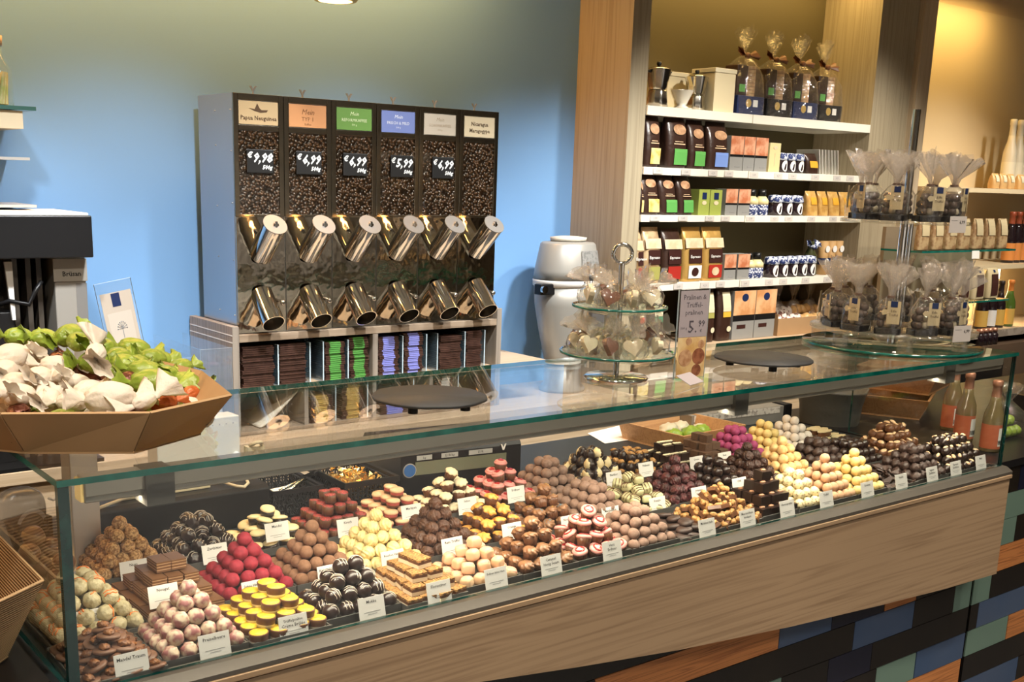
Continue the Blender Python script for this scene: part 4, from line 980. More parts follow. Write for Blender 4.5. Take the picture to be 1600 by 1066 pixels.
# ================================================================= left end, outside the case
t = thing('barcode_scanner', 'dark grey barcode scanner standing behind the left side glass', 'scanner', (.150,.80,G+WT))
st = MB().box(-.06,.06,-.03,.10,0,.012).build('foot', M_black, t, bevel=.003)
def fn(d): return 1-.10*max(0,-d.z)
M_gm = mat('gunmetal_plastic', (.07,.075,.085), .25, spec=.6)
MB().ball((0,0,.072),.052,4,(1.0,.75,1.0),0,lambda d: 1/max(1e-3,(abs(d.x)**2.6+abs(d.y)**2.6+abs(d.z)**2.6))**(1/2.6)).build('head', M_gm, t, rot=(0,0,.3))
b = MB()
for k in range(12):
    a0 = -1.1+k*2.2/12; a1 = a0+2.2/12
    p = lambda a, r: Vector((.038*math.sin(a)*r, -.0415, .040+.045*math.cos(a)*r))
    b._q([p(a0,1),p(a1,1),p(a1,.78),p(a0,.78)],[(0,1,2,3)],0)
b.build('silver_arch', mat('silver_plastic', (.45,.45,.47), .3, .5), t, rot=(0,0,.3))
MB().box(-.045,-.035,-.045,.02,.0,.06).box(.035,.045,-.045,.02,.0,.06).build('stand_arm', M_black, t, rot=(0,0,.3))
b = MB(); b.path([(.06+.012*k, .0+.02*math.sin(k*.3)+.006*math.sin(k*2.6), .085+.012*math.sin(k*.25)+.006*math.cos(k*2.6)) for k in range(4)], .003, 6)
b.build('coiled_cord', M_inkg, t)
# large banded chocolate balls in clear bag, inside the case corner
M_bandc = mat('milk_chocolate_glaze', (.20,.10,.055), .3); M_band = mat('tan_band', (.45,.30,.16), .4)
for k, (px, py, h) in enumerate(((52,838,.075),(78,856,.06),(46,866,.045),(66,886,.03),(92,900,.02),(100,880,.03))):
    y = .52+.03*(k < 2)-.035*(k > 3)
    p = at(px, py, 1, y)
    t = thing('banded_chocolate_ball', 'large milk chocolate ball with tan band by the left side glass, %s' % ['topmost','second from top','left middle','lower middle','front right','rear right'][k], 'praline', (max(p.x,.034),y,G+max(p.z,.012)), 0, 'large banded chocolate balls', (.5*k,.3,.7*k))
    MB().ball((0,0,0),.021,3).build('chocolate_ball', M_bandc, t)
    MB().lathe([(.0205,-.006),(.0222,-.004),(.0222,.004),(.0205,.006)], seg=28, cap=False).build('band', M_band, t)
# black plinth and corrugated tray in the left foreground
pl = tag(MB().box(-.85,-.010,.070,.60,-.05,-.002).box(-.84,-.026,.08,.59,-G,-.05).build('black_plinth', M_blacktop, loc=(0,0,G)), 'black plinth standing against the left end of the case', 'plinth')
M_corr = bpy.data.materials.new('corrugated_board'); M_corr.use_nodes = True
nt = M_corr.node_tree; bs = nt.nodes['Principled BSDF']; tc = nn(nt,'ShaderNodeTexCoord'); wv = nn(nt,'ShaderNodeTexWave'); wv.bands_direction = 'Z'; wv.inputs['Scale'].default_value = 62
nt.links.new(tc.outputs['Object'], wv.inputs['Vector']); rp = nn(nt,'ShaderNodeValToRGB'); rp.color_ramp.elements[0].color = (.24,.135,.06,1); rp.color_ramp.elements[1].color = (.48,.30,.15,1)
nt.links.new(wv.outputs['Fac'], rp.inputs[0]); nt.links.new(rp.outputs[0], bs.inputs['Base Color']); bs.inputs['Roughness'].default_value = .75
bp = nn(nt,'ShaderNodeBump'); bp.inputs['Distance'].default_value = .003; nt.links.new(wv.outputs['Fac'], bp.inputs['Height']); nt.links.new(bp.outputs[0], bs.inputs['Normal'])
def paneltray(name, label, bot, top, z0, z1, mats, th=.004, grp=None):
    """tray of flaring panels: polygon bot at z0, polygon top at z1"""
    n = len(bot); c = Vector((sum(p[0] for p in bot)/n, sum(p[1] for p in bot)/n, 0))
    t = thing(name, label, 'tray', (c.x,c.y,G+z0), 0, grp)
    b = MB(); b.prism([(x-c.x,y-c.y) for x, y in bot], 0, .003, 'XY'); b.build('bottom', mats[0], t)
    g = .0015
    for i in range(n):
        a, d = Vector((*bot[i],z0))-Vector((c.x,c.y,z0)), Vector((*bot[(i+1) % n],z0))-Vector((c.x,c.y,z0))
        ta, td = Vector((*top[i],z1))-Vector((c.x,c.y,z0)), Vector((*top[(i+1) % n],z1))-Vector((c.x,c.y,z0))
        u = (d-a).normalized()*g
        a, d, ta, td = a+u, d-u, ta+u, td-u; a.z = d.z = .0031
        nrm = (d-a).cross(ta-a).normalized(); 
        if nrm.dot(Vector(((a+d)/2).xy.to_3d())) > 0: nrm = -nrm
        o_ = nrm*th
        b = MB(); q = [a,d,td,ta]
        b._q(q+[p+o_ for p in q], [(0,1,2,3)], 0); b._q(q+[p+o_ for p in q], [(4,7,6,5)], 1); b._q(q+[p+o_ for p in q], [(0,4,5,1),(1,5,6,2),(2,6,7,3),(3,7,4,0)], 2)
        b.build('side_panel', mats, t)
    return t
M_kedge = mat('cut_board_edge', (.42,.27,.14), .7)
# corrugated one (its right tip just in front of the side glass)
CZ = .162
tp0 = at(72,905,2,CZ); tq = at(0,962,2,CZ); tb_ = at(0,778,2,CZ); pass
bot = [(-.115,.120),(-.040,.190),(-.030,.32),(-.10,.38),(-.36,.38),(-.43,.32),(-.43,.19),(-.36,.120)]
top = [(-.125,-.01),(-.008,.072),(-.0045,.41),(-.09,.45),(-.40,.45),(-.50,.39),(-.50,.12),(-.42,-.01)]
paneltray('corrugated_tray', 'corrugated cardboard tray on the black plinth in the left foreground', bot, top, 0, CZ, [M_corr, M_corr, M_kedge])
for k, (x, y, col, lab) in enumerate(((-.12,.185,(.62,.40,.16),'amber'),(-.10,.30,(.30,.10,.04),'brown'),(-.24,.185,(.70,.52,.28),'pale'),(-.22,.31,(.55,.32,.14),'tan'))):
    t = thing('cellophane_gift', 'clear wrapped gift with %s filling in the corrugated tray' % lab, 'gift', (x,y,G+.0045), 0, 'clear wrapped gifts in the corrugated tray')
    stone(.040,.15,2,k,3,sc=(1,1,.8)).build('filling', mat('filling_%d' % k, col, .5), t, loc=(0,0,.036))
    MB().lathe([(.045,.001),(.055,.03),(.045,.065),(.012,.088),(.028,.115),(.045,.128)], seg=30, mod=lambda t_,kk,r: r*(1+(.04 if kk < 3 else .25)*math.cos(6*t_+kk)), cap=False).build('film', M_cello, t)
# kraft tray with wrapped sweets on the glass top
bot = [(.146,.095),(.289,.167),(.325,.36),(.27,.47),(.06,.47),(-.03,.38),(-.045,.245),(.003,.180)]
top = [(.163,.062),(.335,.137),(.385,.37),(.355,.555),(.03,.56),(-.09,.43),(-.095,.25),(-.032,.165)]
KT = H+.0045
paneltray('kraft_tray', 'brown cardboard tray of wrapped sweets on the glass top at left', bot, top, KT, H+.074, [M_kraft, M_kraft, M_kedge], .005)
C_['wpaper'] = mat('white_waxed_paper', (.74,.68,.60), .55, bump=(45,.8,.005), sss=.1)
C_['gpaper'] = mat('lime_foil_wrap', (.20,.29,.03), .32, spec=.6, noise_=(28,(.36,.46,.07),.35,.7), bump=(38,.9,.006))
C_['bpaper'] = mat('brown_foil_wrap', (.16,.05,.03), .25, .3, bump=(38,.9,.006)); C_['rpaper'] = mat('orange_foil_wrap', (.50,.12,.03), .3, .2, bump=(38,.9,.006))
def fan(b, c, d, L_, W, seed, n=18):
    """twisted wrapper end: a ruffled, flattened cone"""
    d = Vector(d).normalized(); a = d.orthogonal().normalized(); e_ = d.cross(a); rr = random.Random(seed)
    rows = [(0,.16),(.25,.22),(.6,.65),(1,1)]; vs = []
    ph = [rr.uniform(-.12,.12) for _ in range(n)]
    for s_, w_ in rows:
        for k in range(n):
            t = 2*PI*k/n; ruf = 1+.22*s_*math.cos(5*t+seed)
            vs.append(Vector(c)+d*L_*(s_*(1+ph[k]*s_))+a*math.cos(t)*W*w_*ruf+e_*math.sin(t)*W*w_*ruf*.45)
    f = [(r*n+k, r*n+(k+1) % n, (r+1)*n+(k+1) % n, (r+1)*n+k) for r in range(len(rows)-1) for k in range(n)]
    b._q(vs, f, 0, True)
def candy(loc, yaw, pitch, m, lab, rl=.030, rr_=.021, fanL=.03, fanW=.020, seed=0, txt=None, grp=None, ends=(1,1), name='wrapped_sweet'):
    t = thing(name, lab, 'sweet', loc, 0, grp, (pitch*math.sin(yaw*3)*.5, pitch, yaw))
    MB().ball((0,0,0),1,4,(rl,rr_,rr_*.92),0,lambda d: 1+.06*nz(d,2.2,seed)+.045*math.cos(11*math.atan2(d.z,d.y)+2*d.x)*abs(d.x)).build('wrapper_body', m, t)
    for s_, on in ((-1,ends[0]),(1,ends[1])):
        if not on: continue
        b = MB(); fan(b, (s_*rl*.93,0,0), (s_,.15*s_,.25), fanL, fanW, seed+s_); b.build('twisted_end', m, t)
    if txt:
        pass
    return t
cand = [ # px,py,h above glass, kind, yaw, pitch, size
 (20,558,.118,'w',.5,.1,1.25),(150,552,.142,'wf',1.2,-.3,.8),(62,592,.085,'w',.9,.2,1.1),(88,572,.100,'w',-.3,.1,.95),(25,600,.080,'w',2.1,.1,1.),(120,600,.075,'w',-.6,.2,.9),(172,622,.080,'w',-.15,.0,1.35),(8,580,.095,'w',1.1,0,1.),(48,556,.112,'w',1.5,.2,1.1),(30,618,.070,'w',.3,.1,1.),(75,625,.066,'w',.9,.0,1.),(5,612,.078,'w',1.6,.1,1.),(115,628,.066,'w',-.4,.0,.9),(140,612,.078,'w',.4,.1,1.),(100,590,.088,'w',1.2,.3,.9),
 (225,628,.072,'wf2',.1,-.3,.7),
 (30,528,.135,'g',.3,.2,1.),(108,524,.150,'g',.5,-.2,1.05),(122,534,.150,'g',1.4,0,.9),(150,566,.105,'g',.2,.1,1.1),(185,560,.105,'g',.6,.1,1.05),(210,545,.110,'g',-.5,.2,1.05),(215,572,.090,'g',.9,0,1.05),(240,600,.080,'g',-.25,.1,1.35),(250,565,.085,'g',.4,.1,1.),(200,580,.085,'g',1.9,0,1.),(290,598,.070,'g',-.9,.1,1.),(282,575,.075,'g',.3,0,.9),(165,545,.120,'g',.9,.2,1.),(228,582,.090,'g',-.4,.2,1.1),(262,588,.082,'g',1.1,.1,1.),(195,570,.100,'g',-.9,.1,1.),(70,530,.130,'g',.2,.2,1.),(240,560,.098,'g',.2,.3,.9),
 (90,565,.080,'b',1.,0,.95),(150,578,.085,'b',.2,0,1.),(205,598,.070,'b',-.2,0,1.05),(270,622,.050,'b',.3,0,.95),(100,588,.060,'b',1.5,0,.9),(300,616,.055,'r',.6,0,.8),(255,630,.055,'r',.2,0,.85),(320,608,.055,'r',1.6,0,.55)]
wn = {'w':0,'g':0,'b':0,'r':0}
for i, (px, py, h, kd, yaw, pt, s) in enumerate(cand):
    p = at(px, py, 2, H+h*.82); k0 = kd[0]; wn[k0] += 1
    m = {'w': C_['wpaper'], 'g': C_['gpaper'], 'b': C_['bpaper'], 'r': C_['rpaper']}[k0]
    colr = {'w': 'white paper', 'g': 'lime green foil', 'b': 'brown foil', 'r': 'orange foil'}[k0]
    rk = sorted(c[0] for c in cand if c[3][0] == k0).index(px)
    where = 'left' if px < 100 else 'middle' if px < 200 else 'right'
    ly = 'upper' if h > .11 else 'upper middle' if h > .085 else 'lower middle' if h > .065 else 'lowest'
    candy((p.x,p.y,G+p.z), yaw, pt, m, '%s wrapped sweet in the cardboard tray, %s of its colour' % (colr, (ORD[rk]+' from the left') if rk < 12 else 'rightmost'), .031*s, .0225*s, .026*s if 'f' not in kd else .045, .020*s if 'f' not in kd else .032, i, grp='wrapped sweets in the cardboard tray')
# sweets below, filling the tray
for k in range(18):
    x = .03+.055*(k % 6)+.01*(k//6); y = .20+.085*(k//6)
    candy((x,y,G+KT+.024), k*.9, 0, C_[['bpaper','gpaper','wpaper'][k % 3]], 'bottom layer wrapped sweet of the cardboard tray, %s row, %s' % (['front','middle','back'][k//6], nth(k % 6, 6)), .028, .021, .018, .014, 50+k, grp='wrapped sweets in the cardboard tray')
t = thing('price_sign', 'small white 0,99 price sign rising behind the wrapped sweets', 'price sign', (*at(145,548,1,.60).xy, G+at(145,548,1,.60).z), -.5)
MB().box(-.035,.035,0,.0015,-.13,.022).build('sign_plate', M_paper, t)
text('0,99', .022, M_ink, t, (0,-.001,.0), bold=.0004)
# ================================================================= on the back counter, left side
t = thing('sign_holder', 'leaning acrylic menu holder with tree drawing at the blue wall', 'sign', (.695,1.33,G+.24), 0, rot=(.12,.17,0)) if False else None
p = at(205,510,1,1.50)
t = thing('menu_sign', 'tilted clear sign holder with tree drawing in front of the blue wall', 'sign', (p.x+.035,1.50,G-.0095), 0, rot=(0,-.17,0))
MB().box(-.052,.052,0,.006,.0,.485,0,1).build('acrylic_sheet', [M_acryl, M_acedge], t)
pg = MB().box(-.044,.044,-.0012,-.0004,.03,.455).build('paper_insert', mat('beige_menu_paper', (.52,.44,.36), .6), t)
MB().box(-.014,.010,-.0018,-.0012,.415,.452).build('blue_crest', M_navy, pg)
MB().box(-.034,.034,-.0016,-.0012,.30,.398).build('pale_panel', mat('pale_menu_panel', (.58,.51,.43), .6), pg)
b = MB(); b.box(-.001,.001,-.0021,-.0017,.325,.352)
for k in range(9):
    a = PI*k/8; b.tube((0,-.002,.352),(.012*math.cos(a),-.002,.352+.018*math.sin(a)),.0008,.0005,5); b.ball((.013*math.cos(a),-.002,.352+.019*math.sin(a)),.0022,1,(1,.3,1))
b.build('tree_drawing', M_inkg, pg)
text('Die Bäume', .013, mat('olive_ink', (.30,.27,.12), .6), pg, (0,-.002,.288)); text('im richtig', .013, MATS['olive_ink'], pg, (0,-.002,.270))
for k in range(6): MB().box(-.026,.026-.006*(k % 3),-.0018,-.0013,.245-k*.012,.2465-k*.012).build('text_line', M_inkg, pg)
# acrylic bins beside the pigeonholes
for k, (x0, x1, lab) in enumerate(((.700,.788,'left clear acrylic bin on the back counter'),(.800,.895,'right clear acrylic bin with white paper bags beside the pigeonholes'))):
    t = thing('acrylic_bin', lab, 'bin', (0,0,0), group='clear acrylic bins'); h_ = .30
    for q in ((x0,x0+.003,1.355,1.70),(x1-.003,x1,1.355,1.70)): MB().box(*q,-.0065,.285-.02*(1-k)).build('side_wall', [M_acryl], t, loc=(0,0,G))
    MB().box(x0,x1,1.352,1.3548,-.0065,.285-.02*(1-k),0,1).build('front_wall', [M_acryl, M_acedge], t, loc=(0,0,G))
    MB().box(x0,x1,1.352,1.70,-.0095,-.0068).build('base', [M_acryl], t, loc=(0,0,G))
for k in range(5):
    tag(stone(.038,.12,2,k,3,sc=(1,1,.75)).build('paper_bag_roll', M_paper, loc=(.848,1.42+.055*k,G+.024+.105*(k < 1))), 'white crumpled paper in the right acrylic bin, %s' % ['front and highest','second','third','fourth','rearmost'][k], 'paper', 'white paper in the acrylic bin') if k else None
tag(stone(.040,.10,2,9,3,sc=(.95,1.2,1.9)).build('paper_roll', M_paper, loc=(.846,1.405,G+.075)), 'bright white paper roll standing in the right acrylic bin', 'paper roll')
# coffee machine block at the left edge
t = thing('coffee_machine', 'grey coffee machine with black top at the left edge', 'coffee machine', (0,0,0))
MB().box(-.45,.531,1.395,1.66,.542,.650).build('black_top', M_black, t, loc=(0,0,G), bevel=.003)
MB().box(-.45,.527,1.41,1.70,.6505,.656).build('white_lid', M_white, t, loc=(0,0,G))
MB().box(.446,.529,1.46,1.72,-.0,.5415).build('right_column', mat('warm_grey_plastic', (.30,.28,.25), .45), t, loc=(0,0,G), bevel=.003)
o_ = MB().box(.443,.531,1.455,1.4595,.476,.535).build('name_plate', mat('light_grey_plate', (.42,.40,.36), .45), t, loc=(0,0,G))
text('Brüsan', .018, M_ink, o_, (.490,1.4545,.490), bold=.0004)
MB().box(.501,.5295,1.4592,1.4598,.0,.47).build('door_strip', mat('dark_grey_strip', (.20,.19,.18), .45), t, loc=(0,0,G))
MB().box(-.45,.4455,1.60,1.72,.0,.5415).build('recess_back', mat('brown_black_panel', (.035,.028,.022), .5), t, loc=(0,0,G))
for x in (.385,.412,.351): MB().box(x,x+.013,1.50,1.599,.0,.5415).build('fin', mat('dark_fin', (.06,.05,.04), .4), t, loc=(0,0,G))
MB().box(.218,.342,1.47,1.59,.0,.40).build('grinder_block', M_black, t, loc=(0,0,G), bevel=.003)
MB().prism([(.334,.38),(.342,.38),(.342,.53),(.323,.53)],1.46,1.47,'XZ').build('white_trim', M_paper, t, loc=(0,0,G))
MB().path([(.29,1.50,.41),(.33,1.46,.43),(.375,1.45,.42),(.39,1.45,.45),(.41,1.45,.48)],.006,7).build('tap_lever', M_black, t, loc=(0,0,G))
MB().box(-.5,.531,1.395,1.72,-.0098,-.0002).build('base_plate', M_black, t, loc=(0,0,G))
# wall shelves at the left edge
def wallshelf(x1, y0, z, lab, th=.008, m=None, glassy=False):
    t = thing('glass_shelf' if glassy else 'metal_shelf', lab, 'shelf', (0,0,0), group='shelves on the wall at the left edge')
    MB().box(-.6,x1,y0,1.799,z,z+th).build('shelf_board', m, t, loc=(0,0,G))
    return t
M_gs = mat('green_glass_shelf', (.05,.12,.10), .1, spec=.8)
t = wallshelf(.452, 1.55, .912, 'green glass shelf carrying the bottle at the left edge', .010, M_gs, True)
MB().box(-.6,.42,1.56,1.799,.865,.910).build('wooden_bracket', wood('pale_bracket', (.60,.50,.34),(.5,.4,.26),'X'), t, loc=(0,0,G))
wallshelf(.437, 1.58, .786, 'upper thin metal shelf rail below the glass shelf', .007, M_aluL)
wallshelf(.447, 1.58, .660+.003, 'lower thin metal shelf rail just above the coffee machine', .007, M_aluL)
t = thing('spaghetti_bottle', 'clear bottle with green and yellow filling on the glass shelf', 'bottle', (.375,1.62,G+.9225))
MB().lathe([(.040,0),(.042,.01),(.040,.09),(.020,.125),(.019,.15)], seg=24).build('glass_body', glass('bottle_glass', (.90,.95,.92), .06, haze=.05), t)
MB().lathe([(.021,.1505),(.022,.175),(0,.176)], seg=20).build('stopper', mat('cork_stopper', (.55,.42,.28), .6), t)
b = MB()
for k in range(14):
    a = k*2.4; b.tube((.022*math.cos(a),.022*math.sin(a),.004),(.026*math.cos(a+.5),.026*math.sin(a+.5),.085),.005,.005,6)
b.build('filling', mat('olive_sticks', (.40,.42,.10), .5, noise_=(40,(.62,.52,.25),.4,.6)), t)
# ================================================================= shelving with coffee, between the two oak uprights
YS = 1.50
M_shelfw = mat('cream_white_shelf', (.84,.80,.70), .45)
M_tag = mat('grey_price_tag', (.62,.58,.54), .5)
SZ = [1.057,.835,.657,.394]
def xs(px, py, Y=YS): return at(px, py, 1, Y).x
for k, z in enumerate(SZ):
    nm = ['topmost','second','third','fourth'][k]
    t = thing('wall_shelf', 'cream white wall shelf between the oak uprights, %s from the top' % nm, 'shelf', (0,0,0), group='cream wall shelves')
    th = [.034,.028,.026,.030][k]
    MB().box(2.647,3.245,YS,1.799,z-th,z).build('shelf_board', M_shelfw, t, loc=(0,0,G), bevel=.001)
    MB().box(3.248,4.049,YS-.002,1.799,z-th-.001,z).build('shelf_board', M_shelfw, t, loc=(0,0,G), bevel=.001)
    if k:
        for q in range(10):
            x = 2.72+q*.135+.02*(q % 3)
            if 3.19 < x < 3.26: continue
            tg = MB().box(x-.026,x+.026,YS-.0035,YS-.0023,z-th+.004,z-.003).build('price_tag', M_tag, t, loc=(0,0,G))
            text(['3,99','5,49','4,29'][q % 3], .012, M_inkg, tg, (x,YS-.004,z-th+.010), sx=1.)
tag(MB().box(2.647,4.049,1.46,1.799,.10,.14).box(2.66,4.04,1.48,1.79,-G,.10).build('lower_cabinet', M_woodlight, loc=(0,0,G)), 'light oak cabinet below the coffee shelves', 'cabinet')
def srect(w, d, z, n=24, e=3.5, cx=0, cy=0, dz=None):
    out = []
    for k in range(n):
        a = 2*PI*k/n; c, s = math.cos(a), math.sin(a)
        q = (abs(c)**e+abs(s)**e)**(-1/e)
        out.append(Vector((cx+w/2*c*q, cy+d/2*s*q, z+(dz(c*q) if dz else 0))))
    return out
def pouch(name, label, cat, x0, x1, z, h, m, front=None, yf=YS+.012, d=.07, seed=0, lab=None, cup=False, lean=0, tx=None, grp=None, wob=.5):
    """standing pouch: block bottom bag with crimped top"""
    w = x1-x0; cx = (x0+x1)/2
    t = thing(name, label, cat, (cx, yf+d/2, G+z+.0005), 0, grp, (0,0,0))
    b = MB(); rr = random.Random(seed); n = 28; rings = []
    prof = [(0,.96,1),(.04,1,1.02),(.3,1,1.06),(.6,.99,.92),(.8,.97,.62),(.90,.96,.34),(.95,.97,.12),(1.,.97,.07)]
    vs = []
    for i, (u, kw, kd) in enumerate(prof):
        for v in srect(w*kw, d*kd, u*h, n, 4, lean*u*h, -.012*max(0,u-.6)*0):
            nn_ = noise.noise(Vector((v.x*40+seed, v.z*25, v.y*40)))*.0035*wob*(1 if 0 < i < 7 else .3)
            v.y += nn_; v.x += nn_*.5
            vs.append(v)
    f = [(r*n+k, r*n+(k+1) % n, (r+1)*n+(k+1) % n, (r+1)*n+k) for r in range(len(prof)-1) for k in range(n)]+[tuple(range(n))[::-1], tuple(range((len(prof)-1)*n, len(prof)*n))]
    b._q(vs, f, 0, True)
    b.build('pouch_body', m, t)
    def patch(u0, u1, a0, a1, off=.0022, mm=None, nme='label', ell=False):
        b = MB()
        zs0, zs1 = u0*h, u1*h
        def dep(u):
            for (ua,_,ka),(ub,_,kb) in zip(prof, prof[1:]):
                if ua <= u <= ub: return -(d/2)*(ka+(kb-ka)*(u-ua)/(ub-ua))
            return -d/2
        if ell:
            cxx, czz, rx, rz_ = (a0+a1)/2*w, (zs0+zs1)/2, (a1-a0)/2*w, (zs1-zs0)/2
            P_l = [Vector((cxx+rx*math.cos(q)+lean*(czz), dep((czz+rz_*math.sin(q))/h)-off-.0008, czz+rz_*math.sin(q))) for q in [2*PI*i/20 for i in range(20)]]
            b._q(P_l, [tuple(range(20))], 0)
        else:
            N = 5; g = []
            for i in range(N+1):
                u = u0+(u1-u0)*i/N
                g += [Vector((a0*w+lean*u*h, dep(u)-off, u*h)), Vector((a1*w+lean*u*h, dep(u)-off, u*h))]
            b._q(g, [(2*i,2*i+1,2*i+3,2*i+2) for i in range(N)], 0)
        return b.build(nme, mm, t)
    if lab:
        for (u0,u1,a0,a1,mm,nme,ell) in lab: patch(u0,u1,a0,a1,.0026 if nme != 'badge' else .0034,mm,nme,ell)
    if tx: text(tx[0], tx[1], tx[2], t, (lean*tx[3]*h,-d/2*1.06-.004,tx[3]*h), (PI/2,0,0), bold=.0003)
    return t
M_cbag = mat('dark_coffee_bag', (.040,.018,.012), .30, spec=.6, bump=(30,.6,.005))
M_cup = mat('coffee_cup_photo', (.62,.38,.22), .5, noise_=(30,(.30,.14,.06),.4,.65))
M_lgr = mat('bright_green_label', (.13,.42,.10), .4); M_lye = mat('gold_yellow_label', (.62,.45,.10), .35, noise_=(30,(.78,.66,.30),.4,.6)); M_lbl = mat('sky_blue_label', (.20,.32,.72), .4)
M_gbag = mat('bronze_espresso_bag', (.40,.24,.11), .32, .3, noise_=(18,(.66,.48,.28),.4,.6), bump=(30,.6,.005)); M_gold = mat('gold_espresso_bag', (.60,.36,.10), .3, .4, bump=(30,.6,.005))
M_tan = mat('tan_top_print', (.66,.46,.28), .4, noise_=(20,(.80,.62,.42),.4,.6)); M_dkb = mat('dark_brown_print', (.045,.015,.012), .4); M_redl = mat('red_label', (.42,.03,.02), .4); M_olv = mat('olive_label', (.38,.36,.10), .4)
def cbag(px0, px1, pyb, z, h, lm, lab, sd, ps=0, lean=0):
    pouch('coffee_bag', lab, 'coffee bag', xs(px0,pyb), xs(px1,pyb), z, h, M_cbag, seed=sd, lean=lean, grp='dark brown coffee bags', lab=[(.06,.36,-.22,.42,lm,'label',False),(.62,.82,-.30+ps,.32+ps,M_cup,'cup_picture',True),(.44,.46,-.25,.3,M_tan,'name_line',False),(.485,.50,-.2,.2,M_tan,'name_line',False)])
cbag(1011,1034,264,.835,.195,M_lye,'coffee bag with gold label on the second shelf beside the upright',1,lean=.05)
cbag(1046,1077,266,.835,.200,M_lgr,'coffee bag with green label on the second shelf, left of two green ones',2,.05)
cbag(1080,1105,268,.835,.185,M_lgr,'coffee bag with green label on the second shelf, right of two green ones',3)
cbag(1110,1141,270,.835,.185,M_lbl,'coffee bag with blue label on the second shelf',4,.05)
cbag(1003,1008,335,.657,.150,M_lye,'partly hidden coffee bag with gold label at the upright on the third shelf',5)
cbag(1009,1035,335,.657,.165,M_lye,'glossy coffee bag with gold label on the third shelf',6,lean=-.1)
cbag(1037,1063,335,.657,.160,M_lgr,'coffee bag with green label on the third shelf, left of two green ones',7,lean=-.12)
cbag(1065,1088,335,.657,.160,M_lgr,'coffee bag with green label on the third shelf, right of two green ones',8,lean=-.12)
def ebag(px0, px1, z, h, m, lm, lab, sd, extra=None):
    L_ = [(.62,.80,-.46,.46,M_tan,'tan_print',False),(.34,.60,-.30,.38,M_dkb,'name_panel',False),(.06,.30,-.30,.38,lm,'label',False)]
    if extra: L_.append((.10,.26,-.15,.22,extra,'badge',True))
    pouch('espresso_bag', lab, 'coffee bag', xs(px0,435), xs(px1,435), z, h, m, seed=sd, lab=L_, tx=('Espresso',.016,M_paper,.44), grp='tall espresso bags on the fourth shelf')
ebag(997,1008,.394,.205,M_gbag,M_redl,'espresso bag with red label partly behind the upright, leftmost on the fourth shelf',11)
ebag(1010,1036,.394,.215,M_gbag,M_olv,'bronze espresso bag with olive label on the fourth shelf',12)
ebag(1040,1069,.394,.210,M_cbag,M_redl,'dark espresso bag with red label on the fourth shelf',13)
ebag(1072,1101,.394,.215,M_gold,M_paper,'gold espresso bag with white label and round badge on the fourth shelf',14,M_dkb)
ebag(1103,1133,.394,.215,M_gold,M_redl,'gold espresso bag with red label, rightmost on the fourth shelf',15,M_tan)
def carton(name, lab, cat, px0, px1, pyb, z, h, m, parts_, yf=YS+.012, d=.06, grp=None):
    x0, x1 = xs(px0,pyb), xs(px1,pyb)
    t = thing(name, lab, cat, ((x0+x1)/2,yf,G+z+.0004), 0, grp); w = x1-x0
    MB().box(-w/2,w/2,0,d,0,h).build('carton', m, t, bevel=.001)
    for (a0,a1,u0,u1,mm,nme) in parts_:
        if nme == 'circle':
            MB().prism([((a0+a1)/2*w+(a1-a0)/2*w*math.cos(q), (u0+u1)/2*h+(u1-u0)/2*h*math.sin(q)) for q in [2*PI*i/24 for i in range(24)]], -.0016, -.0006, 'XZ').build('round_badge', mm, t)
        else: MB().box(a0*w,a1*w,-.0010,-.0001,u0*h,u1*h).build(nme, mm, t)
    return t
M_gry = mat('grey_carton', (.27,.27,.26), .5); M_terr = mat('terracotta_print', (.50,.16,.07), .5, noise_=(24,(.70,.36,.22),.42,.6))
for k, (a, c, pyb, z, h, lab) in enumerate(((1143,1164,263,.835,.135,'left of three on the second shelf'),(1164,1182,263,.835,.135,'middle of three on the second shelf'),(1182,1202,263,.835,.135,'right of three on the second shelf'),
        (1136,1155,334,.657,.105,'left of two on the third shelf'),(1156,1175,334,.657,.105,'right of two on the third shelf'),(1134,1153,434,.394,.105,'left of two on the fourth shelf'),(1155,1174,433,.394,.105,'right of two on the fourth shelf'))):
    carton('chocolate_carton', 'terracotta and grey carton, '+lab, 'carton', a, c-1, pyb, z, h, M_gry, [(-.5,.5,.47,1.,M_terr,'cup_print'),(-.5,.5,.40,.47,M_black,'black_band'),(-.1,.3,.10,.13,M_inkg,'print_line')], grp='terracotta and grey cartons')
carton('cream_carton', 'slim cream carton on the second shelf', 'carton', 1204, 1221, 266, .835, .118, mat('pale_yellow_carton', (.70,.58,.30), .5), [(-.2,.2,.78,.90,M_tan,'circle'),(-.02,.02,.2,.65,M_tan,'print_line')])
for k, (a, c) in enumerate(((1094,1111),(1112,1130))):
    carton('green_carton', 'olive green carton, %s of the pair on the third shelf' % ['left','right'][k], 'carton', a, c, 334, .657, .100, mat('olive_green_carton', (.34,.40,.08), .5), [(-.2,.2,.62,.88,M_navy,'blue_crest'),(-.2,.2,.40,.56,M_cream,'circle')], grp='olive green cartons')
M_gingham = mat('blue_gingham_cloth', (.02,.04,.16), .7, noise_=(70,(.62,.66,.76),.49,.53,1)); M_jar = mat('dark_jam_glass', (.022,.012,.016), .12, spec=.7)
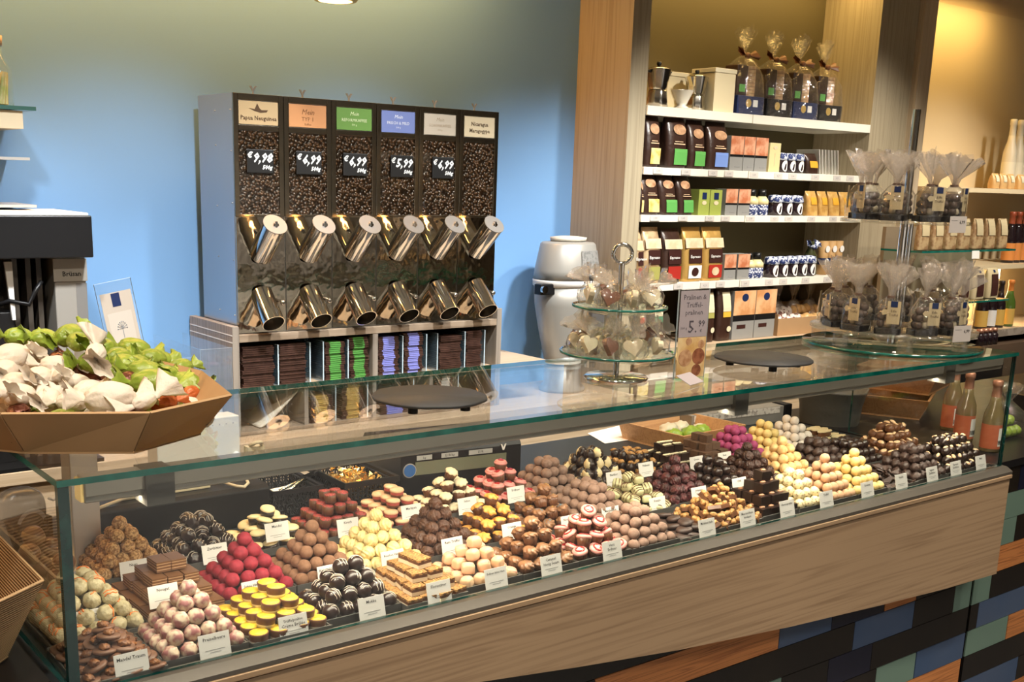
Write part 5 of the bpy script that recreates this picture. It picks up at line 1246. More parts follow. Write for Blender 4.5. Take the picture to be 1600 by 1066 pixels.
def jar(px, pyb, z, lab, h=.078, r=.030, hood=True, y=None, grp='blue hooded jam jars'):
    x = xs(px, pyb); t = thing('jam_jar', lab, 'jar', (x,(y or YS+.012)+r,G+z+.0004), 0, grp)
    MB().lathe([(r*.9,0),(r,.004),(r,h*.72),(r*.86,h*.8)], seg=24).build('jar_glass', M_jar, t)
    MB().lathe([(r*1.12,h*.66),(r*1.02,h*.82),(r*.95,h*1.0),(r*.5,h*1.04),(0,h*1.05)], seg=32, mod=lambda a,k,q: q*(1+(.07 if k < 2 else 0)*math.cos(8*a))).build('cloth_hood', M_gingham, t)
    b = MB(); n = 20; 
    b._q([Vector((r*1.02*math.sin(.62*math.cos(q)), -r*1.02*math.cos(.62*math.cos(q))-.0012, h*.36+h*.30*math.sin(q))) for q in [2*PI*i/n for i in range(n)]], [tuple(range(n))], 0)
    b.build('round_label', M_paper, t)
for k, px in enumerate((1230,1243,1256)): jar(px, 268, .835, 'blue hooded jar, %s of three on the second shelf' % ['left','middle','right'][k])
for k, px in enumerate((1222,1238,1254)): jar(px, 334, .657, 'blue hooded jar, %s of three on the third shelf' % ['left','middle','right'][k], .082)
for k, px in enumerate((1216,1231,1246,1261,1274)): jar(px, 431, .394, 'blue hooded jar on the fourth shelf, %s' % nth(k,5), .086)
M_liq = mat('egg_liqueur', (.80,.68,.36), .35); M_pat = mat('blue_white_pattern', (.015,.03,.12), .4, noise_=(120,(.60,.62,.68),.52,.56,1))
for k, (px, pyb, z, lab) in enumerate(((1187,334,.657,'left of two on the third shelf'),(1203,334,.657,'right of two on the third shelf'),(1182,433,.394,'left of two on the fourth shelf'),(1195,433,.394,'right of two on the fourth shelf'))):
    t = thing('egg_liqueur_bottle', 'squat egg liqueur bottle with black cap, '+lab, 'bottle', (xs(px,pyb),YS+.05,G+z+.0004), 0, 'squat egg liqueur bottles'); r = .030
    MB().lathe([(r*.95,0),(r,.003),(r,.044)], seg=24).build('patterned_sleeve', M_pat, t)
    MB().lathe([(r,.0445),(r*.98,.062),(r*.55,.078)], seg=24).build('liqueur_body', M_liq, t)
    MB().lathe([(r*.56,.0785),(r*.56,.106),(0,.107)], seg=20).build('black_cap', M_black, t)
M_opouch = mat('clear_orange_pouch', (.50,.27,.07), .3, noise_=(30,(.66,.42,.14),.4,.6), bump=(30,.6,.004)); M_olab = mat('orange_label', (.80,.40,.04), .4)
for k, (a, c) in enumerate(((1267,1283),(1285,1299),(1301,1317),(1319,1335))):
    pouch('snack_pouch', 'amber snack pouch with orange label on the third shelf, %s' % nth(k,4), 'pouch', xs(a,336), xs(c,336), .657, .105, M_opouch, seed=30+k, d=.04, lean=-.15, lab=[(.45,.75,-.25,.3,M_olab,'label',False)], grp='amber snack pouches')
pouch('snack_pouch', 'dark pouch with orange label on the second shelf', 'pouch', xs(1266,270), xs(1284,270), .835, .085, M_cbag, seed=37, d=.04, lean=-.2, lab=[(.30,.62,-.3,.35,M_olab,'label',False)])
t = thing('leaflet_stack', 'stack of upright white leaflets on the second shelf', 'leaflets', (0,0,0))
for k in range(7): MB().box(0,.0012+.001,0,.12,0,.105).build('leaflet', M_white, t, loc=(xs(1287,270)+.022*k,YS+.02,G+.8357), rot=(0,-.18,0))
for k, (px) in enumerate((1301,1312,1323)):
    x = xs(px, 425); t = thing('kraft_tube', 'kraft tube with white round labels on the fourth shelf, %s' % ['left','middle','right'][k], 'tube', (x,YS+.06,G+.3945), 0, 'kraft tubes with round labels')
    MB().lathe([(.022,0),(.022,.150),(0,.1505)], seg=24).build('tube_body', mat('kraft_tube_card', (.50,.30,.12), .6), t)
    MB().lathe([(.0223,.045),(.0223,.075)], seg=24, cap=False).build('blue_band', M_navy, t)
    for z_ in (.115,.058): MB().tube((0,-.0226,z_),(0,-.0240,z_),.015,.015,20).build('round_label', M_paper, t)
t = thing('ribboned_bottle', 'dark bottle with blue gingham bow on the fourth shelf', 'bottle', (xs(1284,428),YS+.07,G+.3945))
MB().lathe([(.030,0),(.032,.004),(.031,.08),(.015,.115),(.013,.15)], seg=24).build('glass_body', mat('olive_dark_glass', (.05,.055,.02), .12), t)
b = MB(); fan(b,(0,-.012,.125),(-1,0,.5),.035,.022,1); fan(b,(0,-.012,.125),(1,0,.6),.035,.022,2); b.ball((0,-.02,.125),.012,2); b.build('gingham_bow', M_gingham, t)
# ---- lowest row: black pouches, big cartons, trays of sweets
M_creaml = mat('cream_label', (.72,.66,.46), .5)
for k, (a, c, m, nm) in enumerate(((988,1013,mat('scarlet_label', (.70,.07,.03), .4),'red'),(1016,1040,mat('teal_label', (.08,.30,.16), .4),'green'),(1076,1096,mat('royal_blue_label', (.05,.10,.62), .4),'blue'),(1099,1119,M_olv,'olive'),(1122,1145,mat('amber_label', (.80,.45,.05), .4),'amber'))):
    pouch('roast_coffee_pouch', 'black coffee pouch with cream and %s label on the lowest shelf' % nm, 'coffee bag', xs(a,540)+.005 if a > 990 else 2.66, xs(c,540), .1402, .235, M_cbag, seed=50+k, d=.06, lab=[(.52,.86,-.22,.32,M_creaml,'label',False),(.42,.515,-.22,.32,m,'coloured_band',False),(.16,.26,.05,.35,M_creaml,'badge',True)], grp='black coffee pouches on the lowest shelf')
for k, (a, c) in enumerate(((1147,1180),(1181,1212))):
    carton('biscuit_carton', 'big orange brown carton with black band, %s of the pair on the lowest shelf' % ['left','right'][k], 'carton', a, c, 520, .1402, .205, M_gry, [(-.5,.5,.50,1.,mat('caramel_print', (.60,.28,.11), .5, noise_=(14,(.78,.46,.24),.42,.6)),'picture_print'),(-.5,.5,.38,.5,M_black,'black_band'),(-.15,.15,.78,.94,M_navy,'circle'),(-.3,.1,.22,.30,M_dkb,'bean_print')], d=.10, grp='big orange brown cartons')
# open tray of cookies and cellophane sweets
t = thing('kraft_display_tray', 'kraft display tray of wrapped sweets at the right of the lowest shelf', 'tray', (0,0,0))
xa, xb = xs(1216,520), 4.02
for bx in ((xa,xb,YS+.005,YS+.009,.1404,.215),(xa,xb,YS+.20,YS+.204,.1404,.26),(xa,xa+.004,YS+.0095,YS+.1995,.1404,.235),(xb-.004,xb,YS+.0095,YS+.1995,.1404,.235)): MB().box(*bx).build('tray_wall', M_kraft, t, loc=(0,0,G))
rr = random.Random(11)
M_scookie = mat('white_striped_sweet', (.78,.70,.64), .4, noise_=(60,(.20,.07,.05),.50,.56,1)); M_gsweet = mat('golden_sweet', (.66,.40,.16), .35, bump=(30,.7,.004))
n = 0
for j in range(3):
    for k in range(15):
        x = xa+.035+k*.034; 
        if x > xb-.03: continue
        y = YS+.035+j*.055; z = .165+j*.030
        white = k < 7
        o = stone(.022, .35, 3, k+j*20., 2, fine=.3).build('striped_sweet' if white else 'golden_sweet', M_scookie if white else M_gsweet, loc=(x,y,G+z+rr.uniform(-.004,.004)), rot=(rr.random()*3,rr.random()*3,0))
        tag(o, '%s sweet in the kraft display tray, %s row, %s' % ('white and brown' if white else 'golden', ['front','middle','back'][j], ORD[k]+' from left' if k < 12 else 'near the right end'), 'sweet', 'sweets in the kraft display tray')
def cellotuft(b, c, r, h, seed, n=22, d=(0,0,1)):
    fan(b, c, d, h, r, seed, n)
for k in range(14):
    px = 1150+k*12.5; x = xs(px,455,1.62)
    if x > 4.0: continue
    t = thing('cellophane_sweet_bag', 'small cellophane bag with spread tuft at the back of the lowest shelf, %s' % (ORD[k]+' from left' if k < 12 else 'near the right end'), 'gift bag', (x,1.66+.03*(k % 2),G+.1405), 0, 'cellophane bags at the back of the lowest shelf')
    stone(.034,.25,2.5,k,2,sc=(1,.9,1.6)).build('filling', mat('brown_sweets_%d' % (k % 2), ((.20,.10,.05),(.34,.20,.10))[k % 2], .5), t, loc=(0,0,.056))
    b = MB(); b.lathe([(.034,.002),(.040,.04),(.036,.09),(.012,.13)], seg=20, mod=lambda a,q,r: r*(1+.05*math.cos(5*a+q)), cap=False); cellotuft(b,(0,0,.128),.040,.075,k); b.build('film', M_cellotuft, t)
# ---- top shelf
def moka(px, lab, hgt=.150):
    x = xs(px,172); t = thing('moka_pot', lab, 'moka pot', (x,YS+.075,G+1.0575), 0, 'moka pots on the top shelf', (0,0,.2)); k = hgt/.15
    M_pot = mat('polished_aluminium', (.62,.60,.55), .18, 1.)
    oc = lambda a,q,r: r*(.96/max(math.cos(((a+PI/8) % (PI/4))-PI/8), .9))
    MB().lathe([(.040*k,0),(.043*k,.004),(.036*k,.058*k),(.034*k,.064*k)], seg=32, mod=oc).build('boiler', M_pot, t)
    MB().lathe([(.031*k,.066*k),(.036*k,.075*k),(.047*k,.132*k),(.049*k,.137*k)], seg=32, mod=oc, cap=False).prism([(.040*k,.10*k),(.066*k,.137*k),(.040*k,.137*k)],-.008,.008,'XZ').build('jug', M_pot, t)
    MB().lathe([(.049*k,.1372*k),(.030*k,.147*k),(.006,.150*k)], seg=32, mod=oc).build('lid', M_pot, t)
    MB().lathe([(.005,.150*k),(.010*k,.160*k),(.008*k,.168*k)], seg=14).build('lid_knob', M_black, t)
    MB().path([(-.044*k,0,.130*k),(-.070*k,0,.132*k),(-.078*k,0,.115*k),(-.070*k,0,.075*k)],.006*k,7).build('handle', M_black, t)
    return t
moka(1048, 'left moka pot on the top shelf'); moka(1108, 'right moka pot on the top shelf', .138)
for o_ in [o for o in bpy.data.objects if o.name.startswith('moka_pot')]: o_.rotation_euler.z = PI+.2 if 'right' in o_['label'] else .0
t = thing('porcelain_filter', 'white porcelain coffee filter between the two moka pots', 'coffee filter', (xs(1078,172),YS+.045,G+1.0575))
MB().lathe([(.030,0),(.028,.006),(.016,.014),(.022,.024),(.043,.068),(.045,.070),(.041,.066),(.016,.022)], seg=32, cap=False).build('cone', mat('white_porcelain', (.80,.76,.66), .2), t)
MB().lathe([(.040,.0),(.041,.004),(.0,.0045)], seg=28).build('foot', MATS['white_porcelain'], t)
carton('brown_canister', 'amber brown canister at the upright on the top shelf', 'canister', 1019, 1046, 168, 1.057, .150, mat('amber_acrylic', (.30,.13,.04), .15), [(-.30,-.22,.02,.98,mat('amber_highlight', (.45,.22,.08), .2),'highlight_strip')], yf=YS+.14, d=.12)  # the lighter upright strip is a highlight painted on the canister
for k, (a, c, h, yf, lab) in enumerate(((1040,1090,.150,1.66,'wide cream box behind the moka pots'),(1114,1146,.165,1.52,'cream box with lid right of the moka pots'))):
    x0, x1 = xs(a,172,yf), xs(c,172,yf); t = thing('cream_storage_box', lab, 'box', ((x0+x1)/2,yf,G+1.0575), 0, 'cream storage boxes on the top shelf'); w = x1-x0; d_ = .12
    MB().box(-w/2,w/2,0,d_,0,h-.018).build('box_body', M_cream, t, bevel=.002); MB().box(-w/2-.003,w/2+.003,-.003,d_+.003,h-.017,h).build('lid', mat('cream_lid', (.76,.68,.48), .5), t, bevel=.002)
M_kr = mat('biscuit_stack', (.52,.30,.13), .6, noise_=(60,(.70,.46,.22),.4,.6))
def giftbag(x, y, z, lab, sd, s=1., name='gift_bag', grp='cellophane gift bags on the top shelf'):
    t = thing(name, lab, 'gift bag', (x,y,G+z), 0, grp)
    tb = MB().box(-.070*s,.070*s,-.045*s,.045*s,0,.062*s).build('black_tray', M_navy if sd % 2 else M_black, t, bevel=.002)
    MB().tube((-.012*s,-.0452*s,.038*s),(-.012*s,-.0465*s,.038*s),.014*s,.014*s,20).build('gold_badge', mat('gold_badge', (.66,.45,.12), .35, .4), tb)
    MB().box(.012*s,.036*s,-.0465*s,-.0452*s,.027*s,.050*s).build('white_tag', M_paper, tb)
    MB().box(-.062*s,-.005*s,-.030*s,.030*s,.0625*s,.165*s).build('coffee_packet', M_cbag, t, bevel=.006)
    MB().box(-.05*s,-.02*s,-.032*s,-.0305*s,.075*s,.10*s).build('green_tag', M_lgr, t)
    b = MB()
    for k in range(9): b.tube((.032*s,0,(.063+.0115*k)*s),(.032*s,0,(.063+.0115*k+.010)*s),.024*s,.024*s,18)
    b.build('biscuit_column', M_kr, t)
    b = MB(); b.lathe([(.078*s,.002),(.080*s,.06*s),(.074*s,.13*s),(.045*s,.175*s),(.012*s,.200*s)], seg=30, mod=lambda a,q,r: r*(1+.05*math.cos(6*a+q*1.3)), cap=False)
    for q in range(3): fan(b,(0,0,.198*s),(-.35+.35*q,-.1+.1*q,1),.085*s,.055*s,sd+q)
    b.build('film', M_cello, t)
    b = MB(); fan(b,(0,-.012*s,.198*s),(-1,-.2,.25),.045*s,.020*s,3+sd); fan(b,(0,-.012*s,.198*s),(1,-.2,.1),.045*s,.020*s,5+sd); b.ball((0,-.016*s,.198*s),.011*s,2); b.build('brown_bow', mat('brown_ribbon', (.24,.10,.04), .4), t)
for k, px in enumerate((1178,1226,1270,1312)):
    giftbag(xs(px,185), 1.575+.01*k, 1.0575, 'tall cellophane gift bag with brown bow on the top shelf, %s' % ['leftmost','second from left','third from left','rightmost'][k], k+1, 1.16 if k < 9 else 1)
# ================================================================= things standing on the glass top
TT = H+.0044
def slate(px, py, lab, rx, ry, rz):
    p = at(px, py, 2, H+.022); t = thing('slate_plate', lab, 'slate plate', (p.x,p.y,G+TT), rz, 'round slate plates on the glass top')
    b = MB(); b.lathe([(1,.016),(1.01,.019),(1,.022),(.0,.0222)], seg=48, mod=lambda a,k,r: r*(1+.012*math.sin(7*a)+.008*math.sin(13*a)), M=Matrix.Diagonal((rx,ry,1)))
    b.build('slate_slab', M_slate, t)
    for a in (.5,2.1,3.7,5.2): MB().tube((rx*.7*math.cos(a),ry*.7*math.sin(a),0),(rx*.7*math.cos(a),ry*.7*math.sin(a),.0157),.010,.010,12).build('rubber_foot', M_black, t)
slate(671, 621, 'round dark slate plate on the glass top, before the coffee dispenser', .112, .112, 0)
slate(1193, 561, 'round dark slate plate on the glass top, right of the upright sign', .120, .120, .4)
# ---------------------------------------------------------------- two tier stand with wrapped chocolate hearts
M_tier = glass('green_tint_plate', (.90,.97,.94), .06)
tx_, ty_ = 1.325, .235
t = thing('tiered_stand', 'two tier glass stand with chrome pole and ring on the glass top', 'stand', (tx_,ty_,G+TT))
MB().lathe([(.072,0),(.074,.004),(.070,.008),(.012,.012)], seg=40).build('base_disc', M_chrome, t)
for r, z, nm in ((.132,.045,'lower_plate'),(.108,.150,'upper_plate')):
    MB().lathe([(.012,z+.000),(r*.6,z-.002+.003),(r*.93,z+.010),(r,z+.014),(r,z+.019),(r*.93,z+.015),(r*.6,z+.006),(.012,z+.005)], seg=56, mi=[0,0,0,1,0,0,0], cap=False).build(nm, [M_tier, M_edge], t)
MB().tube((0,0,.010),(0,0,.262),.0065,.0065,16).build('pole', M_chrome, t)
b = MB(); b.path([(.021*math.cos(a),0,.283+.021*math.sin(a)) for a in [2*PI*i/28 for i in range(29)]],.0048,8); b.build('ring_handle', M_chrome, t, rot=(0,0,-.6))
M_heartw = mat('ivory_chocolate_heart', (.80,.72,.52), .4); M_heartb = mat('brown_chocolate_heart', (.16,.06,.03), .4)
rr = random.Random(21)
def wrapped(loc, sd, col, lab, grp):
    t = thing('wrapped_chocolate_heart', lab, 'sweet', loc, 0, grp, (rr.uniform(-.35,.2),rr.uniform(-.4,.4),rr.uniform(-.9,1.2)))
    hp = [(x,y+.004) for x, y in heartpoly(.022)]
    b = MB(); b.prism(hp, -.006, .006, 'XZ'); b.build('heart', col, t, loc=(0,0,.024), bevel=.003)
    b = MB(); b.lathe([(.020,.002),(.026,.014),(.024,.034),(.006,.050)], seg=22, mod=lambda a,k,r: r*(1+.12*math.cos(5*a+k+sd)), cap=False); b.build('film', M_cello, t); b = MB(); fan(b,(0,0,.048),(rr.uniform(-1,1),rr.uniform(-1,.6),.7),.042,.032,sd); b.build('film_tuft', M_cellotuft, t)
n = 0
for ring, (r, z, cnt) in enumerate(((.094,.0600,10),(.045,.0510,5),(.076,.1655,8),(.034,.1570,3))):
    for k in range(cnt):
        a = 2*PI*k/cnt+.2*ring; 
        nm = ['outer ring of the lower plate','inner ring of the lower plate','outer ring of the upper plate','inner ring of the upper plate'][ring]
        wrapped((tx_+r*math.cos(a), ty_+r*math.sin(a), G+TT+z), n, M_heartw if (k+ring) % 3 else M_heartb, 'cellophane wrapped heart, %s, %s position anticlockwise from the right' % (nm, ORD[k]), 'cellophane wrapped hearts on the tiered stand'); n += 1
tag(MB().box(-.035,.035,-.02,.02,0,.0012).build('price_label', mat('lilac_grey_card', (.50,.45,.48), .5), loc=(tx_+.10,ty_-.135,G+TT+.012), rot=(.45,0,.3)), 'small lilac grey card leaning in front of the tiered stand', 'card')
# ---------------------------------------------------------------- upright sign
p = at(1072, 588, 2, TT)
sx_, sy_ = 1.478, .150
t = thing('standing_sign', 'acrylic sign holder with lilac price sheet and truffle picture, right of the tiered stand', 'sign', (sx_,sy_,G+TT), -.10)
MB().box(-.046,.046,.0,.0045,.001,.208,0,1).build('acrylic_sheet', [M_acryl, M_acedge], t)
MB().box(-.046,.046,-.055,.055,0,.0008).build('acrylic_foot', [M_acryl], t)
s_ = MB().box(-.0425,.0425,-.0014,-.0006,.098,.204).build('price_sheet', mat('lilac_sheet', (.42,.37,.40), .5), t)
M_sink = mat('slate_ink', (.09,.08,.10), .6)
text('Pralinen &', .0165, M_sink, s_, (0,-.0018,.184)); text('Trüffel-', .0165, M_sink, s_, (0,-.0018,.166)); text('pralinen', .0165, M_sink, s_, (0,-.0018,.149))
text('100 g', .009, M_sink, s_, (-.029,-.0018,.116)); text('5.', .040, M_sink, s_, (-.002,-.0018,.108), bold=.0003); text('99', .021, M_sink, s_, (.025,-.0018,.121), bold=.0003); text('€', .010, M_sink, s_, (.024,-.0018,.108))
pc = MB().box(-.0425,.0425,-.0014,-.0006,.004,.0972).build('truffle_picture', mat('amber_photo_ground', (.62,.36,.12), .5, noise_=(20,(.85,.66,.36),.35,.65)), t)
for (x, z, r, m) in ((-.018,.050,.020,mat('photo_truffle_tan', (.42,.20,.09), .6, noise_=(60,(.60,.36,.20),.4,.6))),(.022,.052,.019,mat('photo_truffle_red', (.20,.06,.025), .6, noise_=(60,(.36,.13,.06),.4,.6))),(.018,.020,.014,MATS['photo_truffle_red']),(-.010,.088,.009,MATS['photo_truffle_tan']),(.028,.080,.010,MATS['photo_truffle_tan'])):
    MB().tube((x,-.0014,z),(x,-.0018,z),r,r,24).build('pictured_truffle', m, pc)
# ---------------------------------------------------------------- turntable with bagged truffles
cx_, cy_ = 2.455, .262
t = thing('round_bag_stand', 'two tier round glass stand of truffle bags at the right end of the case', 'stand', (cx_,cy_,G+TT))
MB().lathe([(.004,.0),(.25,.0),(.25,.009),(.004,.009)], seg=72, mi=[0,1,0], cap=False).build('bottom_disc', [M_tier, M_edge], t)
M_acclear = glass('thick_acrylic', (.93,.93,.90), .10, .05, wrinkle=(60,.5), haze=.10, hazecol=(.9,.8,.65))
for k in range(7):
    a = 2*PI*k/7+.3; MB().tube((.205*math.cos(a),.205*math.sin(a),.0092),(.205*math.cos(a),.205*math.sin(a),.0452),.021,.021,20).build('acrylic_foot', M_acclear, t)
MB().lathe([(.004,.0455),(.232,.0455),(.232,.0535),(.004,.0535)], seg=72, cap=False).build('lower_tier', M_acclear, t)
MB().tube((0,0,.0092),(0,0,.66),.011,.011,20).tube((.035,0,.054),(.035,0,.35),.007,.007,14).build('pole', M_chrome, t)
MB().lathe([(.004,.350),(.175,.350),(.175,.358),(.004,.358)], seg=72, cap=False).build('upper_tier', M_acclear, t)
M_trdark = mat('bagged_truffle_dark', (.045,.028,.022), .5, noise_=(40,(.10,.065,.05),.4,.6)); M_trlight = mat('bagged_truffle_light', (.55,.48,.34), .5)
M_label = mat('beige_puzzle_label', (.52,.43,.26), .5)
def trufflebag(x, y, z, yaw, sd, lab, s=1.):
    t = thing('truffle_bag', lab, 'gift bag', (x,y,G+z), yaw, 'cellophane truffle bags on the round stand')
    MB().box(-.036*s,.036*s,-.026*s,.026*s,0,.018*s).build('black_tray', M_black, t, bevel=.002)
    rr = random.Random(sd)
    d = MB(); l_ = MB(); nl = 0
    for k in range(14):
        c = ((-.020+.020*(k % 3))*s, (-.012+.020*((k//3) % 2))*s, (.030+.020*(k//5))*s)
        r_ = .0125*s
        if k in (1,4) or (sd % 3 == 0 and k == 7): l_.ball(c, r_, 2); nl += 1
        else: d.ball(c, r_, 2)
    d.build('dark_truffles', M_trdark, t); l_.build('pale_truffles', M_trlight, t)
    lb = MB().prism([(-.004,.030),(.030,.030),(.030,.092),(-.004,.092),(-.004,.068),(-.014,.070),(-.020,.062),(-.014,.054),(-.004,.056)], -.034*s, -.033*s, 'XZ').build('label', M_label, t)
    MB().box(.004,.022,-.0348*s,-.0341*s,.076,.092).build('blue_crest', M_navy, lb)
    text('Edle', .009, M_dkb, lb, (.013,-.0350*s,.063)); text('Trüffel', .009, M_dkb, lb, (.013,-.0350*s,.052))
    b = MB(); b.lathe([(.039*s,.001),(.042*s,.03*s),(.040*s,.075*s),(.022*s,.098*s),(.008*s,.108*s)], seg=26, mod=lambda a,k,r: r*(1+.06*math.cos(5*a+k+sd)), cap=False)
    b.build('film', M_cello, t)
    b = MB()
    for q in range(2): fan(b,(0,0,.108*s),(rr.uniform(-.4,.4),rr.uniform(-.3,.3),1),.088*s,.056*s,sd*3+q)
    b.build('film_tuft', M_cellotuft, t)
    MB().tube((0,0,.102*s),(0,0,.109*s),.011*s,.011*s,14).build('tie', mat('brown_tie', (.12,.07,.05), .5), t)
for k in range(12):
    a = -PI*.5-.55+2*PI*k/12
    trufflebag(cx_+.176*math.cos(a), cy_+.176*math.sin(a), TT+.054, a+PI/2, k, 'truffle bag with beige label on the lower tier, %s' % ('position %s clockwise' % 'x' if False else ['front, behind the price card','front right','right','far right','back right','rear right','rear','rear left','far left','left','front left','front centre'][k]), .95)
for k in range(9):
    a = -PI*.5-.55+2*PI*k/9
    trufflebag(cx_+.128*math.cos(a), cy_+.128*math.sin(a), TT+.3585, a+PI/2, 40+k, 'truffle bag with beige label on the upper tier, %s' % ['front','front right','right','rear right','rear','rear left','left','front left','front centre'][k], .92)
for z, dx, nm in ((.010,.045,'lower'),(.330,.0,'upper')):
    a = -1.75 if nm == 'lower' else -1.7; R0 = .243 if nm == 'lower' else .1775
    t = thing('tier_price_card', 'small grey price card clipped to the %s tier of the round stand' % nm, 'price card', (cx_+R0*math.cos(a),cy_+R0*math.sin(a),G+TT+(.050 if nm == 'lower' else .338)), a+PI/2+.0)
    MB().box(-.034,.034,-.001,0,-.006,.038).build('card_sheet', mat('grey_white_card', (.60,.56,.54), .5), t); text('6,99', .013, M_ink, t, (.016,-.0014,.018), bold=.0003); MB().box(-.028,-.004,-.0014,-.001,.026,.0275).build('text_line', M_inkg, t)
# ---------------------------------------------------------------- grinder on the back counter
t = thing('coffee_grinder', 'silver grey shop coffee grinder standing beside the oak upright', 'coffee grinder', (2.372,1.60,G-.0098))
M_gr = mat('silver_grey_enamel', (.36,.355,.33), .35, .2); M_grd = mat('dark_grey_part', (.10,.095,.09), .4)
MB().lathe([(.075,.0),(.078,.01),(.062,.03),(.062,.10)], seg=40, M=Matrix.Diagonal((1.2,1.1,1))).build('foot', M_gr, t)
MB().lathe([(.062,.101),(.070,.14),(.090,.24),(.105,.33),(.110,.40)], seg=48, M=Matrix.Diagonal((1.2,1,1))).build('body', M_gr, t)
MB().lathe([(.112,.401),(.113,.42),(.112,.425)], seg=48, M=Matrix.Diagonal((1.22,1,1))).build('white_band', M_paper, t)
MB().lathe([(.112,.4255),(.108,.46),(.092,.555),(.086,.562),(.05,.566),(0,.567)], seg=48, M=Matrix.Diagonal((1.22,1,1))).build('hopper', M_gr, t)
MB().lathe([(.060,.567),(.062,.580),(.03,.584),(0,.5845)], seg=32, M=Matrix.Diagonal((1.2,1,1))).build('lid', mat('pale_lid', (.66,.63,.54), .5), t)
b = MB(); n_ = 10
for k in range(n_):
    a0 = -PI/2-.15+k*.95/n_; a1 = a0+.95/n_
    f_ = lambda a, z, r: Vector((1.22*r*math.cos(a), r*math.sin(a), z))
    b._q([f_(a0,.445,.1125),f_(a1,.445,.1125),f_(a1,.535,.099),f_(a0,.535,.099)],[(0,1,2,3)],0)
ls = b.build('instruction_label', mat('grey_printed_label', (.30,.295,.28), .5, noise_=(90,(.20,.20,.19),.5,.6)), t)
b = MB()
for k in range(9):
    a0 = -PI/2-.12+k*.10
    b._q([f_(a0,.427,.1132),f_(a0+.09,.427,.1132),f_(a0+.09,.441,.1122),f_(a0,.441,.1122)],[(0,1,2,3)],0); b._q([f_(a0+.02,.418,.1136),f_(a0+.06,.418,.1136),f_(a0+.06,.427,.1134),f_(a0+.02,.427,.1134)],[(0,1,2,3)],0)
b.build('black_scale_print', M_ink, t)
MB().box(-.175,-.095,-.06,-.02,.375,.415).build('clamp_handle', M_black, t, bevel=.004)
MB().tube((-.165,-.0605,.396),(-.165,-.072,.396),.014,.014,18).build('clamp_knob', M_chrome, t)
MB().box(-.035,-.005,-.108,-.072,.11,.25).build('bag_holder', M_grd, t, bevel=.003)
MB().box(.02,.085,-.13,-.06,.16,.33).build('chute', M_grd, t, bevel=.005)
MB().tube((.05,-.10,.10),(.05,-.10,.16),.022,.028,18).build('spout', M_chrome, t)
# black rubber foot tray below
tag(MB().lathe([(.16,.0),(.165,.006),(.16,.018),(.15,.012),(0,.010)], seg=48, M=Matrix.Diagonal((1,.6,1))).build('drip_tray', mat('grey_green_tray', (.10,.11,.10), .3), loc=(2.372,1.49-.0,G-.0098)), 'oval grey tray in front of the coffee grinder', 'tray') if False else None
# ================================================================= bay to the right of the pale upright
t = thing('side_shelving', 'cream shelving bay with bottles at the right edge', 'shelving', (0,0,0))
M_warm = mat('warm_cream_panel', (.74,.60,.38), .5)
for k, (z, th) in enumerate(((.80,.022),(.415,.022),(.075,.04))):
    MB().box(4.62,6.6,1.46,1.795,z-th,z).build('shelf_board', M_warm if k < 2 else M_palewood, t, loc=(0,0,G))
MB().box(4.45,6.6,1.79,1.798,-.8,1.7).build('back_panel', M_warm, t, loc=(0,0,G))
MB().box(5.62,5.65,1.46,1.789,-.8,1.7).build('divider_panel', M_warm, t, loc=(0,0,G)) if False else None
ld = MB().box(5.52,5.56,1.62,1.66,.080,.390).build('light_strip', mat('shelf_led', (1,.8,.5), .4, emit=(1,.76,.40), estr=14), t, loc=(0,0,G))
MB().box(4.62,6.6,1.455,1.4595,.035,.073).build('price_rail', mat('grey_price_rail', (.42,.36,.30), .5, noise_=(16,(.30,.25,.2),.48,.52)), t, loc=(0,0,G))
tag(MB().box(4.45,6.6,1.42,1.79,-G,.0).build('side_cabinet', mat('dark_brown_cabinet', (.13,.085,.055), .5), loc=(0,0,G)), 'dark brown cabinet under the right shelving bay', 'cabinet')
M_red = mat('dark_red_wine_bottle', (.015,.008,.010), .1, spec=.7); M_green = mat('green_wine_bottle', (.07,.13,.02), .08, spec=.8); M_oran = mat('orange_wine_label', (.70,.26,.06), .5); M_yl = mat('mustard_label', (.66,.42,.10), .5)
M_redcap = mat('rust_capsule', (.32,.07,.03), .4)
for k, px in enumerate((1571,1581,1591,1601)):
    bottle((at(px,425,1,1.55).x,1.55,G+.4152), 'tall dark wine bottle with orange label on the lit shelf, %s' % nth(k,4), 0, .27, .034, M_red, M_redcap, M_oran, grp='tall dark wine bottles', white=False)
for k, (px, m, ml, nm) in enumerate(((1532,M_red,M_yl,'black bottle with gold label'),(1545,M_red,M_paper,'black bottle with white label'),(1558,M_red,M_yl,'dark bottle with mustard label'),(1573,M_green,M_yl,'green bottle with mustard label and orange neck'))):
    bottle((at(px,500,1,1.52).x,1.52,G+.0752), 'wine %s on the lower right shelf' % nm, 0, .25, .034, m, mat('orange_capsule', (.62,.22,.05), .4) if k == 3 else mat('black_capsule', (.03,.02,.02), .4), ml, grp='wine bottles on the lower right shelf', white=False)
for k in range(7):
    x = at(1575+k*7 if k < 4 else 1582+(k-4)*8,545,1,1.30 if k < 4 else 1.36).x
    t = thing('small_jar', 'small dark jar with copper lid below the right shelves, %s' % ['front first','front second','front third','front fourth','rear first','rear second','rear third'][k], 'jar', (x,1.46+(.07 if k > 3 else 0),G+.0006-.0), 0, 'small dark jars below the right shelves')
    MB().lathe([(.024,0),(.025,.05),(.016,.065)], seg=20).build('glass_body', M_jar, t); MB().lathe([(.018,.0655),(.018,.085),(0,.086)], seg=18).build('lid', M_copper, t)
